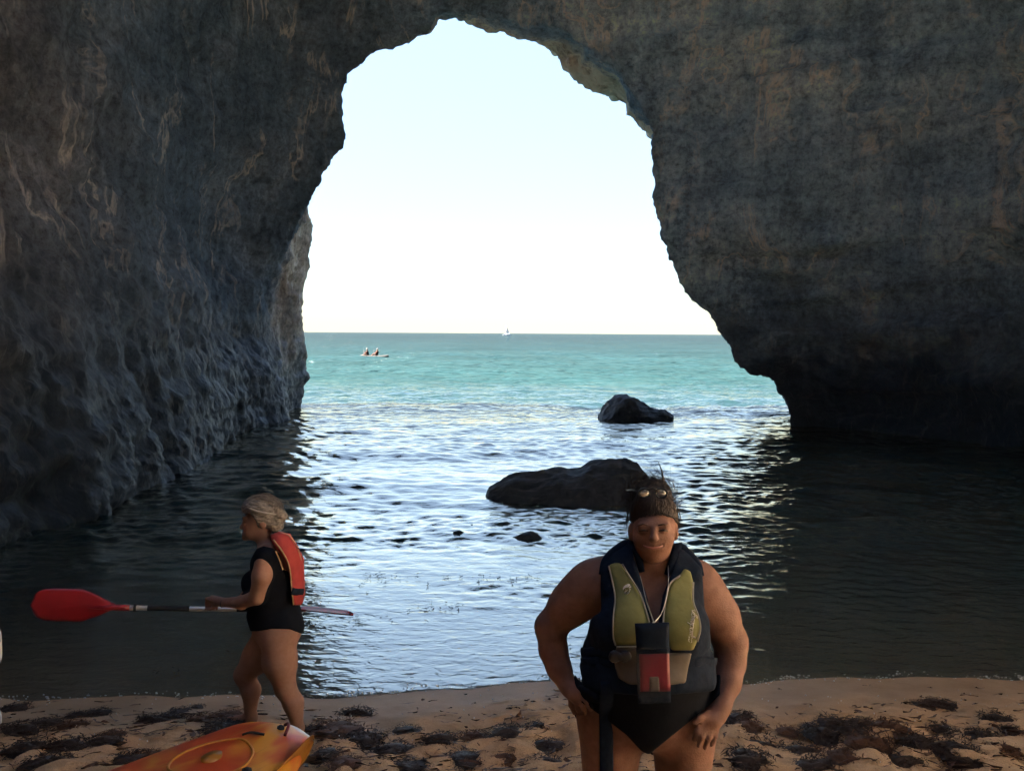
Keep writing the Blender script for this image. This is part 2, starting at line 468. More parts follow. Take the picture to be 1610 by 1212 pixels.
# ------------------------------------------------------------------ cave shell
def build_cave():
    NS = 560
    sil = [(470, 740, 26.0), (455, 660, 26.0), (446, 625, 26.0), (440, 600, 26), (424, 550, 26), (418, 510, 26), (423, 455, 26), (448, 395, 26), (480, 337, 26),
           (497, 298, 26), (512, 265, 26), (544, 216, 26), (541, 185, 26), (539, 150, 26), (552, 116, 26), (570, 96, 26), (585, 87, 26),
           (610, 80, 26), (640, 66, 26), (660, 60, 26), (678, 52, 26), (681, 40, 26), (685, 28, 26), (700, 23, 26), (745, 26, 26),
           (800, 34, 25.8), (860, 44, 25.5), (915, 70, 25.3), (960, 106, 25.2), (995, 150, 25.1), (1016, 190, 25), (1026, 235, 25),
           (1027, 270, 25), (1028, 315, 25), (1038, 355, 25), (1052, 400, 25), (1062, 432, 25), (1078, 462, 25), (1098, 484, 25),
           (1114, 497, 25), (1122, 520, 25), (1140, 544, 25), (1158, 570, 25), (1178, 587, 25), (1200, 592, 25), (1215, 598, 25),
           (1227, 620, 25), (1236, 640, 25), (1239, 668, 25), (1242, 745, 25)]
    outer = [(452, 735, 31.0), (460, 655, 31), (462, 640, 31), (465, 610, 31), (468, 560, 31), (470, 510, 31), (471, 470, 31), (475, 425, 31), (475, 395, 31), (478, 345, 31),
             (476, 300, 30.5), (478, 250, 30), (480, 190, 30), (480, 140, 30), (500, 90, 30), (540, 50, 30), (600, 20, 30),
             (680, -5, 29), (720, 22, 28.6), (745, 36, 28.5), (775, 42, 28.5), (800, 52, 28.5), (825, 52, 28.5), (850, 66, 28.5), (872, 92, 28.5), (884, 108, 28.5),
             (925, 132, 28.5), (945, 148, 28.5), (960, 168, 28.5), (975, 190, 28.5), (1000, 215, 28.5), (1018, 242, 28.5), (1021, 262, 28.5),
             (1024, 290, 28.5), (1040, 330, 28.7), (1072, 395, 29), (1095, 440, 29), (1124, 478, 29.3), (1150, 500, 29.5), (1180, 540, 29.8),
             (1215, 570, 30), (1245, 580, 30), (1268, 590, 30), (1280, 615, 30), (1290, 650, 30), (1295, 735, 30)]
    throat = catmull([P(*q) for q in sil], NS)
    out_r = catmull([P(*q) for q in outer], NS)

    def sect(y, pts):
        return catmull([(x, y + dy, z) for x, z, dy in pts], NS)
    secs = []
    s23 = sect(22.0, [(-7.6, -1.6, 0), (-7.3, 0, 0), (-7.6, 3, 0), (-8.2, 6.5, 0), (-8.0, 10, 0), (-6.8, 13.2, 0), (-4, 15.6, 0), (0, 16.3, 0), (4, 16, 0),
                      (8, 14.6, 0), (10.6, 12, 0), (11.6, 8.5, 0), (11.8, 5.5, 0), (12.2, 3, 0), (11.8, 1.2, 0), (11.6, 0, 0), (11.6, -1.6, 0)])
    s16 = sect(16.0, [(-6.9, -1.6, 0), (-6.6, 0, 0), (-7.0, 3, 0), (-7.7, 6.5, 0), (-7.8, 10, 0), (-7, 13.2, 0), (-4, 15.8, 0), (0, 16.5, 0), (5, 16.2, 0),
                      (10, 14.8, 0), (13.2, 12, 0), (14.6, 8.5, 0), (14.6, 5.5, 0), (15, 3, 0), (14.4, 1.2, 0), (14.2, 0, 0), (14.2, -1.6, 0)])
    s10 = sect(10.0, [(-6.8, -1.6, 0), (-6.5, 0, 0), (-7.2, 3, 0), (-8.0, 6.5, 0), (-8, 10, 0), (-7.2, 13.2, 0), (-4, 15.8, 0), (0, 16.5, 0), (5, 16.2, 0),
                      (8.6, 14.4, 0), (10.6, 12, 0), (11.2, 8.5, 0), (11.2, 5.5, 0), (11.4, 3, 0), (11.2, 1.2, 0), (11.2, 0, 0), (11.2, -1.6, 0)])
    s2 = sect(2.0, [(-9, -1.6, 0), (-8.8, 0, 0), (-9.5, 3, 0), (-10, 6.5, 0), (-10, 10, 0), (-8.5, 13.2, 0), (-5, 15.5, 0), (0, 16.2, 0), (5, 16, 0),
                    (7.6, 14.0, 0), (9.2, 12, 0), (9.6, 8.5, 0), (9.5, 5.5, 0), (9.6, 3, 0), (9.5, 1.2, 0), (9.4, 0, 0), (9.4, -1.6, 0)])  # unseen right wall of these rings drawn inward to bounce sunlight
    s_8 = sect(-8.0, [(-12, -1.6, 0), (-12, 1, 0), (-12.5, 3, 0), (-12.5, 6.5, 0), (-12, 10, 0), (-10, 13, 0), (-5, 15.2, 0), (0, 16, 0), (5, 15.8, 0),
                      (8.6, 14.0, 0), (10, 12, 0), (10.5, 8.5, 0), (10.5, 5.5, 0), (10.5, 3, 0), (10.5, 1.2, 0), (10.5, 0, 0), (10.5, -1.6, 0)])
    s_18 = sect(-17.0, [(-9, -1.6, 0), (-9, 1, 0), (-9, 3, 0), (-9, 6.5, 0), (-8.5, 9, 0), (-7, 11.5, 0), (-4, 13, 0), (0, 13.6, 0), (4, 13.4, 0),
                        (8, 12.4, 0), (10, 10, 0), (11, 8, 0), (11, 5.5, 0), (11, 3, 0), (11, 1.2, 0), (11, 0, 0), (11, -1.6, 0)])
    s_21 = sect(-20.0, [(-2, -1.6, 0), (-2, 1, 0), (-2, 3, 0), (-1.5, 4, 0), (0, 4.5, 0), (1.5, 4.2, 0), (2, 3, 0), (2, 1, 0), (2, 0, 0), (2, -1.6, 0)])
    # outer lip and cliff face
    c = np.array((0.6, 0, 6.0))
    d = out_r - c; d[:, 1] = 0
    n = d / np.linalg.norm(d[:, [0, 2]], axis=1)[:, None]
    lip = out_r + n * 1.6; lip[:, 1] = 31.6
    lip2 = out_r + n * 5.0; lip2[:, 1] = 32.0
    tx = np.where(n[:, 0] > 0, (46 - c[0]) / np.maximum(n[:, 0], 1e-6), (-46 - c[0]) / np.minimum(n[:, 0], -1e-6))
    tz = np.where(n[:, 2] > 0, (17.3 - c[2]) / np.maximum(n[:, 2], 1e-6), (-1.7 - c[2]) / np.minimum(n[:, 2], -1e-6))
    big = c + n * np.minimum(tx, tz)[:, None]; big[:, 1] = 31.0
    top = big.copy(); top[:, 1] = 24.0; top[:, 2] += 0.6
    top2 = big.copy(); top2[:, 1] = 4.0; top2[:, 2] += 1.2
    lip[:, 2] = np.maximum(lip[:, 2], -1.7)
    lip2[:, 2] = np.maximum(lip2[:, 2], -1.7)

    rings = [top2, top, big, lip2, lip, out_r, throat, s23, s16, s10, s2, s_8, s_18, s_21]
    rows = [6, 10, 14, 10, 14, 60, 80, 95, 85, 70, 40, 24, 12]
    # cubic in t through out_r..s_21, straight for the outer cliff
    R = np.array(rings)
    out = []
    for k in range(len(rings) - 1):
        m = rows[k]
        last = k == len(rings) - 2
        ts = np.linspace(0, 1, m + 1)[: None if last else -1]
        p1, p2 = R[k], R[k + 1]
        for t in ts:
            if k < 5 or last:
                out.append(p1 * (1 - t) + p2 * t)
            else:
                p0 = R[max(k - 1, 5)]; p3 = R[min(k + 2, len(rings) - 1)]
                if k == 6:
                    # leave the throat sideways so that the edge reads as an edge
                    p0 = R[6] + (R[6] - R[7]) * np.array((0.4, 0.6, 0.4))
                m1 = 0.5 * (p2 - p0); m2 = 0.5 * (p3 - p1)
                if k == 5:
                    m1 = (p2 - p1); m2 = (p2 - p1) * 0.9
                t2, t3 = t * t, t * t * t
                out.append((2 * t3 - 3 * t2 + 1) * p1 + (t3 - 2 * t2 + t) * m1 + (-2 * t3 + 3 * t2) * p2 + (t3 - t2) * m2)
    G = np.array(out)                                   # (nr, NS, 3)
    nr = G.shape[0]
    row_throat = sum(rows[:6])
    # normals
    du = np.gradient(G, axis=0); dv = np.gradient(G, axis=1)
    N = np.cross(du, dv); N /= (np.linalg.norm(N, axis=2, keepdims=True) + 1e-9)
    x, y, z = G[..., 0], G[..., 1], G[..., 2]
    # point the normals into the cave's air
    rr = np.abs(np.arange(nr) - row_throat)[:, None]
    near = np.exp(-(rr / 16.0) ** 2)                    # 1 at the throat
    inside = (np.arange(nr) > row_throat)[:, None]
    bigf = fbm(x * 0.22, y * 0.22, z * 0.22, 3, 1)
    mid = fbm(x * 0.8, y * 0.8, z * 0.8, 3, 5, ridged=False)
    fine = fbm(x * 2.6, y * 2.6, z * 2.6, 4, 9, 0.6)
    zz = z + 0.5 * fbm(x * 0.15, y * 0.15, z * 0.1, 2, 21)
    st = fbm(x * 0.08, y * 0.08, zz * 1.25, 3, 13, 0.55)
    # vertical flutes on the lower left wall
    flute = fbm(x * 1.6, y * 1.6, z * 0.13, 3, 41, 0.55)
    lw = smoothstep(0, -3, x) * smoothstep(8, 3, z) * inside
    # knobbly eroded zone, nearer parts of both walls and the top right
    kn = fbm(x * 1.1, y * 1.1, z * 1.1, 5, 51, 0.6, ridged=True)
    kz = np.where(x < 0, smoothstep(14.5, 10.5, y) * 0.9 + 0.06, smoothstep(17, 13, y) * 0.7 + 0.4)
    crag = fbm(x * 1.9, y * 1.9, z * 1.9, 5, 111, 0.62, ridged=True)
    left = smoothstep(1, -3, x)
    sharp = np.tanh(2.2 * st)
    disp = (bigf * 0.45 * (1 - near) + mid * (0.04 + 0.10 * (1 - near)) + fine * (0.03 + 0.035 * (1 - near)) + 0.05 * np.clip(crag, -1.2, 1.6)
            + (0.16 - 0.10 * left) * sharp * (1 - 0.6 * near)
            + 0.07 * flute * lw + 0.14 * np.clip(kn, -1, 1.4) * kz * inside * (1 - near))
    # pronounced undercut ledge on the right wall
    ledge = smoothstep(3.05, 3.4, zz) * smoothstep(4.9, 4.3, zz) * smoothstep(4, 8, x) * inside
    disp = disp + 0.42 * ledge * (1 - near * 0.7)
    G = G + N * disp[..., None] * SGN
    # fine chipping straight onto the silhouette
    chip = fbm(x * 3.3, y * 3.3, z * 3.3, 4, 77, 0.6)
    G[..., 0] += near * 0.05 * chip
    G[..., 2] += near * 0.06 * fbm(x * 4.1, y * 4.1, z * 4.1, 3, 79, 0.6)
    x, y, z = G[..., 0], G[..., 1], G[..., 2]
    cx = 0.25 * (x[:-1, :-1] + x[1:, :-1] + x[:-1, 1:] + x[1:, 1:])
    cy = 0.25 * (y[:-1, :-1] + y[1:, :-1] + y[:-1, 1:] + y[1:, 1:])
    cz = 0.25 * (z[:-1, :-1] + z[1:, :-1] + z[:-1, 1:] + z[1:, 1:])
    ang = np.arctan2(cy - OC[1], cx - OC[0])
    rad = np.hypot((cx - OC[0]) / OC[2], (cy - OC[1]) / OC[3]) * (1 + 0.10 * np.sin(3 * ang + 1) + 0.05 * np.sin(7 * ang))
    hole = (rad < 1) & (cz > 9.5)
    hole[:row_throat] = False
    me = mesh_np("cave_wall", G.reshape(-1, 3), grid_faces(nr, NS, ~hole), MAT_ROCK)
    return link("cave_wall", me, kind="structure", label="dark limestone sea cave with a tall arch open to the sea")


SGN = 1.0
OC = (-0.6, 2.4, 5.5, 6.5)            # unseen oculus in the cave roof, placed and sized to light the beach
build_cave()


# ------------------------------------------------------------------ sand
def sand_material():
    m, nt, out = new_mat("beach_sand")
    L = nt.links.new
    b = nd(nt, "ShaderNodeBsdfPrincipled", i_Roughness=0.9)
    geo = nd(nt, "ShaderNodeNewGeometry")
    sp = nd(nt, "ShaderNodeSeparateXYZ"); L(geo.outputs["Position"], sp.inputs[0])
    n1 = nd(nt, "ShaderNodeTexNoise", i_Scale=1.6, i_Detail=8.0, i_Roughness=0.65); L(geo.outputs["Position"], n1.inputs["Vector"])
    r1 = ramp(nt, [(0.3, (0.45, 0.275, 0.14)), (0.55, (0.60, 0.40, 0.23)), (0.75, (0.68, 0.49, 0.30))]); L(n1.outputs["Fac"], r1.inputs[0])
    n2 = nd(nt, "ShaderNodeTexNoise", i_Scale=160.0, i_Detail=3.0, i_Roughness=0.8); L(geo.outputs["Position"], n2.inputs["Vector"])
    r2 = ramp(nt, [(0.3, 0.7), (0.6, 1.12)]); L(n2.outputs["Fac"], r2.inputs[0])
    mx = nd(nt, "ShaderNodeMix", data_type='RGBA', blend_type='MULTIPLY'); mx.inputs[0].default_value = 1.0
    L(r1.outputs[0], mx.inputs[6]); L(r2.outputs[0], mx.inputs[7])
    # wet towards the water
    n3 = nd(nt, "ShaderNodeTexNoise", i_Scale=0.8, i_Detail=4.0); L(geo.outputs["Position"], n3.inputs["Vector"])
    ma = nd(nt, "ShaderNodeMath", operation='MULTIPLY_ADD'); ma.inputs[1].default_value = 0.12; L(n3.outputs["Fac"], ma.inputs[0]); L(sp.outputs[2], ma.inputs[2])
    mr = nd(nt, "ShaderNodeMapRange"); mr.inputs[1].default_value = 0.14; mr.inputs[2].default_value = 0.30; L(ma.outputs[0], mr.inputs[0])
    wet = nd(nt, "ShaderNodeMix", data_type='RGBA', blend_type='MULTIPLY'); wet.inputs[0].default_value = 1.0
    wr = ramp(nt, [(0.0, (0.60, 0.60, 0.62)), (1.0, (1, 1, 1))]); L(mr.outputs[0], wr.inputs[0])
    L(mx.outputs[2], wet.inputs[6]); L(wr.outputs[0], wet.inputs[7])
    L(wet.outputs[2], b.inputs["Base Color"])
    rr = nd(nt, "ShaderNodeMapRange"); rr.inputs[3].default_value = 0.6; rr.inputs[4].default_value = 0.95; L(mr.outputs[0], rr.inputs[0]); L(rr.outputs[0], b.inputs["Roughness"])
    nb = nd(nt, "ShaderNodeTexNoise", i_Scale=14.0, i_Detail=7.0, i_Roughness=0.65); L(geo.outputs["Position"], nb.inputs["Vector"])
    bs = nd(nt, "ShaderNodeMapRange"); bs.inputs[3].default_value = 0.12; bs.inputs[4].default_value = 0.7; L(mr.outputs[0], bs.inputs[0])
    bp = nd(nt, "ShaderNodeBump", i_Distance=0.06); L(bs.outputs[0], bp.inputs["Strength"]); L(nb.outputs["Fac"], bp.inputs["Height"])
    L(bp.outputs[0], b.inputs["Normal"])
    L(b.outputs[0], out.inputs[0])
    return m


def build_sand():
    ys = np.r_[np.linspace(-23, 2.5, 60), np.linspace(2.5, 8.0, 300)[1:], np.linspace(8.0, 29, 50)[1:]]
    xs = np.r_[np.linspace(-20, -5, 60), np.linspace(-5, 5.5, 420)[1:], np.linspace(5.5, 20, 60)[1:]]
    X, Y = np.meshgrid(xs, ys)
    Z = sand_z(X, Y)
    yy = Y - (shore_y(X) - 6.4)
    dry = smoothstep(6.1, 4.9, yy) * smoothstep(-2, 2, Y)
    # trampled ground: dimples and small heaps
    Z = Z + dry * (0.028 * fbm(X * 3.2, Y * 4.2, 1.7, 3, 61) + 0.014 * np.clip(fbm(X * 7, Y * 8, 0.2, 2, 63), -1, 1) - 0.045 * smoothstep(0.35, 0.8, vnoise(X * 3.6, Y * 4.6, 3.3, 65)))
    me = mesh_np("beach", np.stack([X, Y, Z], -1).reshape(-1, 3), grid_faces(len(ys), len(xs)), sand_material())
    return link("beach", me, kind="structure", label="brown sand beach at the back of the cave")


build_sand()


# ------------------------------------------------------------------ sea
def water_material():
    m, nt, out = new_mat("sea_water")
    L = nt.links.new
    geo = nd(nt, "ShaderNodeNewGeometry")
    sp = nd(nt, "ShaderNodeSeparateXYZ"); L(geo.outputs["Position"], sp.inputs[0])
    # colour of the water body: pale turquoise over the sandy shallows, bluer and deeper far out
    rm = nd(nt, "ShaderNodeMapRange"); rm.inputs[1].default_value = 5.0; rm.inputs[2].default_value = 420.0; L(sp.outputs[1], rm.inputs[0])
    body = ramp(nt, [(0.0, (0.008, 0.04, 0.052)), (0.05, (0.0026, 0.0076, 0.0082)), (0.12, (0.0046, 0.0122, 0.0134)), (0.35, (0.0038, 0.0090, 0.0108)), (1.0, (0.0033, 0.0071, 0.0093))]); L(rm.outputs[0], body.inputs[0])
    nb = nd(nt, "ShaderNodeTexNoise", i_Scale=0.06, i_Detail=4.0); L(geo.outputs["Position"], nb.inputs["Vector"])
    nbr = ramp(nt, [(0.3, 0.8), (0.7, 1.15)]); L(nb.outputs["Fac"], nbr.inputs[0])
    mb = nd(nt, "ShaderNodeMix", data_type='RGBA', blend_type='MULTIPLY'); mb.inputs[0].default_value = 1.0
    L(body.outputs[0], mb.inputs[6]); L(nbr.outputs[0], mb.inputs[7])
    dif = nd(nt, "ShaderNodeBsdfDiffuse"); L(mb.outputs[2], dif.inputs[0])
    tr = nd(nt, "ShaderNodeBsdfTransparent"); tr.inputs[0].default_value = (0.72, 0.80, 0.80, 1)
    at = nd(nt, "ShaderNodeAttribute", attribute_name="depth")
    op = nd(nt, "ShaderNodeMapRange"); op.inputs[1].default_value = 0.0; op.inputs[2].default_value = 0.55; op.inputs[3].default_value = 0.0; op.inputs[4].default_value = 1.0
    L(at.outputs["Fac"], op.inputs[0])
    mix1 = nd(nt, "ShaderNodeMixShader"); L(op.outputs[0], mix1.inputs[0]); L(tr.outputs[0], mix1.inputs[1]); L(dif.outputs[0], mix1.inputs[2])
    # ripples
    def wave(scale, sx, sy, rot, detail):
        mp = nd(nt, "ShaderNodeMapping"); mp.inputs["Scale"].default_value = (sx, sy, 1); mp.inputs["Rotation"].default_value = (0, 0, rot)
        L(geo.outputs["Position"], mp.inputs[0])
        n = nd(nt, "ShaderNodeTexNoise", i_Scale=scale, i_Detail=detail, i_Roughness=0.55, i_Distortion=0.4)
        L(mp.outputs[0], n.inputs["Vector"])
        return n
    a = wave(9.0, 0.55, 1.0, 0.15, 3.0)
    c = wave(0.9, 0.5, 1.0, -0.2, 4.0)
    bp = nd(nt, "ShaderNodeBump", i_Strength=0.40, i_Distance=0.03); L(a.outputs["Fac"], bp.inputs["Height"])
    fr_ = nd(nt, "ShaderNodeMapRange"); fr_.inputs[1].default_value = 14.0; fr_.inputs[2].default_value = 60.0; fr_.inputs[3].default_value = 0.0; fr_.inputs[4].default_value = 1.0; L(sp.outputs[1], fr_.inputs[0])
    bp2 = nd(nt, "ShaderNodeBump", i_Distance=1.3); L(fr_.outputs[0], bp2.inputs["Strength"]); L(c.outputs["Fac"], bp2.inputs["Height"]); L(bp.outputs[0], bp2.inputs["Normal"])
    gl = nd(nt, "ShaderNodeBsdfGlossy", i_Roughness=0.05); gl.inputs[0].default_value = (1.0, 0.935, 0.80, 1)
    L(bp2.outputs[0], gl.inputs["Normal"]); L(bp2.outputs[0], dif.inputs["Normal"])
    fr = nd(nt, "ShaderNodeFresnel", i_IOR=1.6); L(bp2.outputs[0], fr.inputs["Normal"])
    # crests hide the troughs far out: less mirror, more body colour
    fm = nd(nt, "ShaderNodeMapRange"); fm.inputs[1].default_value = 7.0; fm.inputs[2].default_value = 50.0; fm.inputs[3].default_value = 2.5; fm.inputs[4].default_value = 0.34; L(sp.outputs[1], fm.inputs[0])
    fx = nd(nt, "ShaderNodeMath", operation='MULTIPLY', use_clamp=True); L(fr.outputs[0], fx.inputs[0]); L(fm.outputs[0], fx.inputs[1])
    mix2 = nd(nt, "ShaderNodeMixShader"); L(fx.outputs[0], mix2.inputs[0]); L(mix1.outputs[0], mix2.inputs[1]); L(gl.outputs[0], mix2.inputs[2])
    L(mix2.outputs[0], out.inputs[0])
    return m


def build_sea():
    ys = [5.4]
    while ys[-1] < 15000:
        y = ys[-1]
        ys.append(y + max(0.03, 0.0040 * y * (1 if y < 60 else 1 + (y - 60) / 60.0)))
    ys = np.array(ys)
    nc = 820
    u = np.linspace(-1, 1, nc)
    W = np.where(ys < 34, 17.0, 17.0 + (ys - 34) * 0.95)
    X = u[None, :] * W[:, None]
    Y = np.repeat(ys[:, None], nc, 1)
    dx = (2 * W / nc)[:, None]; dy = np.gradient(ys)[:, None]
    rng = np.random.default_rng(5)
    Z = np.zeros_like(X)
    patch = np.clip(0.62 + 0.85 * fbm(X * 0.5, Y * 0.9, 0.2, 3, 131), 0.12, 1.5)
    for k in range(46):
        lam = 0.11 * (1.12 ** k)
        if lam > 22:
            break
        for rep in range(2):
            th = math.radians(rng.normal(-90, 43))       # travel towards the beach
            kx, ky = math.cos(th) * 2 * math.pi / lam, math.sin(th) * 2 * math.pi / lam
            steep = 0.085 if lam < 0.45 else (0.036 if lam < 1.2 else (0.024 if lam < 3 else (0.018 if lam < 6 else 0.012)))
            amp = steep * lam / (2 * math.pi) * rng.uniform(0.6, 1.3)
            res = smoothstep(0.42, 0.22, np.maximum(dx, dy) / lam)
            ph = kx * X + ky * Y + rng.uniform(0, 6.28)
            calm = 1.0
            if lam > 1.5:
                calm = smoothstep(6.2, 16, Y)            # swell dies in the shallows
            else:
                calm = (0.16 + 0.84 * smoothstep(7.0, 11.0, Y)) * patch if lam < 0.36 else (0.10 + 0.90 * smoothstep(7.0, 15.0, Y))
            Z += amp * res * calm * (np.sin(ph) + 0.25 * np.sin(2 * ph + 1.57))
    gust = 0.75 + 0.45 * fbm(X * 0.11, Y * 0.2, 0, 3, 91)
    Z = Z * np.where(Y < 400, gust, 1.0)
    sy = shore_y(X)
    sz = sand_z(X, Y)
    edge = smoothstep(0, 1.4, Y - sy)
    Z = Z * (0.12 + 0.88 * edge)
    # where the water film runs out on the sand it dips below it
    Z = np.where(Y < sy + 0.02, np.minimum(Z, 0.0) - 0.25 * np.clip(sy + 0.02 - Y, 0, 1), Z)
    depth = np.clip(Z - sz, 0, 3)
    depth = np.where(Y > 20, 3, depth)
    me = mesh_np("sea", np.stack([X, Y, Z], -1).reshape(-1, 3), grid_faces(len(ys), nc), water_material())
    at = me.attributes.new("depth", 'FLOAT', 'POINT')
    at.data.foreach_set("value", depth.reshape(-1).astype(np.float32))
    return link("sea", me, kind="structure", label="turquoise sea running into the cave")


build_sea()
# ------------------------------------------------------------------ signed-distance modelling for bodies and cloth
class Field:
    def __init__(s, lo, hi, h):
        s.lo = np.asarray(lo, dtype=np.float32); s.h = h
        s.n = np.maximum(np.ceil((np.asarray(hi) - s.lo) / h).astype(int) + 1, 4)
        s.F = np.full(s.n, 0.4, dtype=np.float32)

    def copy(s):
        o = Field.__new__(Field); o.lo = s.lo; o.h = s.h; o.n = s.n; o.F = s.F.copy(); return o

    def axes(s, a=None, b=None):
        a = np.zeros(3, int) if a is None else a
        b = s.n if b is None else b
        return [(s.lo[i] + s.h * np.arange(a[i], b[i], dtype=np.float32)).reshape([-1 if j == i else 1 for j in range(3)]) for i in range(3)]

    def box(s, lo, hi):
        a = np.clip(np.floor((np.asarray(lo) - s.lo) / s.h).astype(int), 0, s.n - 1)
        b = np.clip(np.ceil((np.asarray(hi) - s.lo) / s.h).astype(int) + 1, a + 1, s.n)
        return a, b

    def put(s, a, b, d, k, mode):
        sl = tuple(slice(a[i], b[i]) for i in range(3))
        A = s.F[sl]
        if mode == 'sub':
            d = -d
            h = np.maximum(k - np.abs(A - d), 0) / k
            s.F[sl] = np.maximum(A, d) + h * h * k * 0.25
        else:
            h = np.maximum(k - np.abs(A - d), 0) / k
            s.F[sl] = np.minimum(A, d) - h * h * k * 0.25

    def cone(s, p, q, ra, rb, k=0.03, mode='add', sq=(1, 1, 1)):
        """tapered capsule; sq squeezes space per axis (a value over 1 flattens along it)"""
        p = np.asarray(p, dtype=np.float32); q = np.asarray(q, dtype=np.float32); sq = np.asarray(sq, dtype=np.float32)
        m = max(ra, rb) + 0.12
        a, b = s.box(np.minimum(p, q) - m, np.maximum(p, q) + m)
        X, Y, Z = s.axes(a, b)
        dx, dy, dz = (X - p[0]) * sq[0], (Y - p[1]) * sq[1], (Z - p[2]) * sq[2]
        e = (q - p) * sq
        t = np.clip((dx * e[0] + dy * e[1] + dz * e[2]) / max(float(e @ e), 1e-9), 0, 1)
        d = np.sqrt((dx - t * e[0]) ** 2 + (dy - t * e[1]) ** 2 + (dz - t * e[2]) ** 2) - (ra + (rb - ra) * t)
        s.put(a, b, d, k, mode)

    def ell(s, c, r, k=0.03, mode='add', R=None):
        c = np.asarray(c, dtype=np.float32); r = np.asarray(r, dtype=np.float32)
        m = float(max(r)) + 0.12
        a, b = s.box(c - m, c + m)
        X, Y, Z = s.axes(a, b)
        dx, dy, dz = X - c[0], Y - c[1], Z - c[2]
        if R is not None:
            R = np.asarray(R, dtype=np.float32)      # columns are the ellipsoid's own axes
            dx, dy, dz = (R[0, 0] * dx + R[1, 0] * dy + R[2, 0] * dz, R[0, 1] * dx + R[1, 1] * dy + R[2, 1] * dz, R[0, 2] * dx + R[1, 2] * dy + R[2, 2] * dz)
        k0 = np.sqrt((dx / r[0]) ** 2 + (dy / r[1]) ** 2 + (dz / r[2]) ** 2)
        k1 = np.sqrt((dx / r[0] ** 2) ** 2 + (dy / r[1] ** 2) ** 2 + (dz / r[2] ** 2) ** 2) + 1e-6
        s.put(a, b, k0 * (k0 - 1) / k1, k, mode)

    def chain(s, pts, rad, k=0.03, sq=(1, 1, 1)):
        for i in range(len(pts) - 1):
            s.cone(pts[i], pts[i + 1], rad[i], rad[i + 1], k, sq=sq)


def surface_nets(fld, F=None, relax=0):
    F = fld.F if F is None else F
    F = F.copy()
    F[0], F[-1], F[:, 0], F[:, -1], F[:, :, 0], F[:, :, -1] = [np.maximum(v, 0.01) for v in (F[0], F[-1], F[:, 0], F[:, -1], F[:, :, 0], F[:, :, -1])]
    S = F < 0
    c = [S[i:S.shape[0] - 1 + i, j:S.shape[1] - 1 + j, k:S.shape[2] - 1 + k] for i in (0, 1) for j in (0, 1) for k in (0, 1)]
    cnt = sum(v.astype(np.uint8) for v in c)
    act = (cnt > 0) & (cnt < 8)
    idx = np.full(act.shape, -1, dtype=np.int64)
    cells = np.argwhere(act)
    idx[act] = np.arange(len(cells))
    off = np.array([(i, j, k) for i in (0, 1) for j in (0, 1) for k in (0, 1)])
    V = np.stack([F[cells[:, 0] + o[0], cells[:, 1] + o[1], cells[:, 2] + o[2]] for o in off], 1)
    acc = np.zeros((len(cells), 3)); num = np.zeros(len(cells))
    for a in range(8):
        for b in range(a + 1, 8):
            if np.abs(off[a] - off[b]).sum() != 1:
                continue
            va, vb = V[:, a], V[:, b]
            cr = (va < 0) != (vb < 0)
            t = np.where(cr, va / np.where(cr, va - vb, 1), 0)
            p = off[a] + t[:, None] * (off[b] - off[a])
            acc[cr] += p[cr]; num += cr
    verts = (cells + acc / np.maximum(num, 1)[:, None]) * fld.h + fld.lo
    faces = []
    for ax in range(3):
        s0 = [slice(None)] * 3; s1 = [slice(None)] * 3
        s0[ax] = slice(0, -1); s1[ax] = slice(1, None)
        A, B = S[tuple(s0)], S[tuple(s1)]
        e = np.argwhere(A != B)
        o1, o2 = [(1, 2), (2, 0), (0, 1)][ax]
        ok = (e[:, o1] > 0) & (e[:, o2] > 0) & (e[:, o1] < F.shape[o1] - 1) & (e[:, o2] < F.shape[o2] - 1)
        e = e[ok]
        q = []
        for d1, d2 in ((-1, -1), (0, -1), (0, 0), (-1, 0)):
            cc = e.copy(); cc[:, o1] += d1; cc[:, o2] += d2
            q.append(idx[cc[:, 0], cc[:, 1], cc[:, 2]])
        q = np.stack(q, 1)
        flip = ~A[e[:, 0], e[:, 1], e[:, 2]]
        q[flip] = q[flip][:, ::-1]
        faces.append(q)
    faces = np.concatenate(faces)
    faces = faces[(faces >= 0).all(1)]
    for _ in range(relax):
        sm = np.zeros_like(verts); n = np.zeros(len(verts))
        for a, b in ((0, 1), (1, 2), (2, 3), (3, 0)):
            np.add.at(sm, faces[:, a], verts[faces[:, b]]); np.add.at(n, faces[:, a], 1)
            np.add.at(sm, faces[:, b], verts[faces[:, a]]); np.add.at(n, faces[:, b], 1)
        verts = 0.5 * verts + 0.5 * sm / np.maximum(n, 1)[:, None]
    return verts, faces


def poly_sd(px, py, poly):
    """signed distance (pixels, negative inside) to a polygon"""
    poly = np.asarray(poly, dtype=np.float32)
    d = np.full(np.broadcast(px, py).shape, 1e9, dtype=np.float32)
    ins = np.zeros(d.shape, dtype=bool)
    for i in range(len(poly)):
        a = poly[i]; b = poly[(i + 1) % len(poly)]
        ex, ey = b - a
        wx, wy = px - a[0], py - a[1]
        t = np.clip((wx * ex + wy * ey) / (ex * ex + ey * ey + 1e-9), 0, 1)
        d = np.minimum(d, (wx - t * ex) ** 2 + (wy - t * ey) ** 2)
        c = ((a[1] <= py) & (b[1] > py)) | ((b[1] <= py) & (a[1] > py))
        if abs(ey) > 1e-9:
            ins ^= c & (px < a[0] + (py - a[1]) / ey * ex)
    return np.where(ins, -1, 1) * np.sqrt(d)


def smax(a, b, k):
    h = np.maximum(k - np.abs(a - b), 0) / k
    return np.maximum(a, b) + h * h * k * 0.25


def net_obj(name, fld, F, mat, parent, base, relax=1):
    v, f = surface_nets(fld, F, relax)
    return link(name, mesh_np(name, v - np.asarray(base), f, mat), parent)


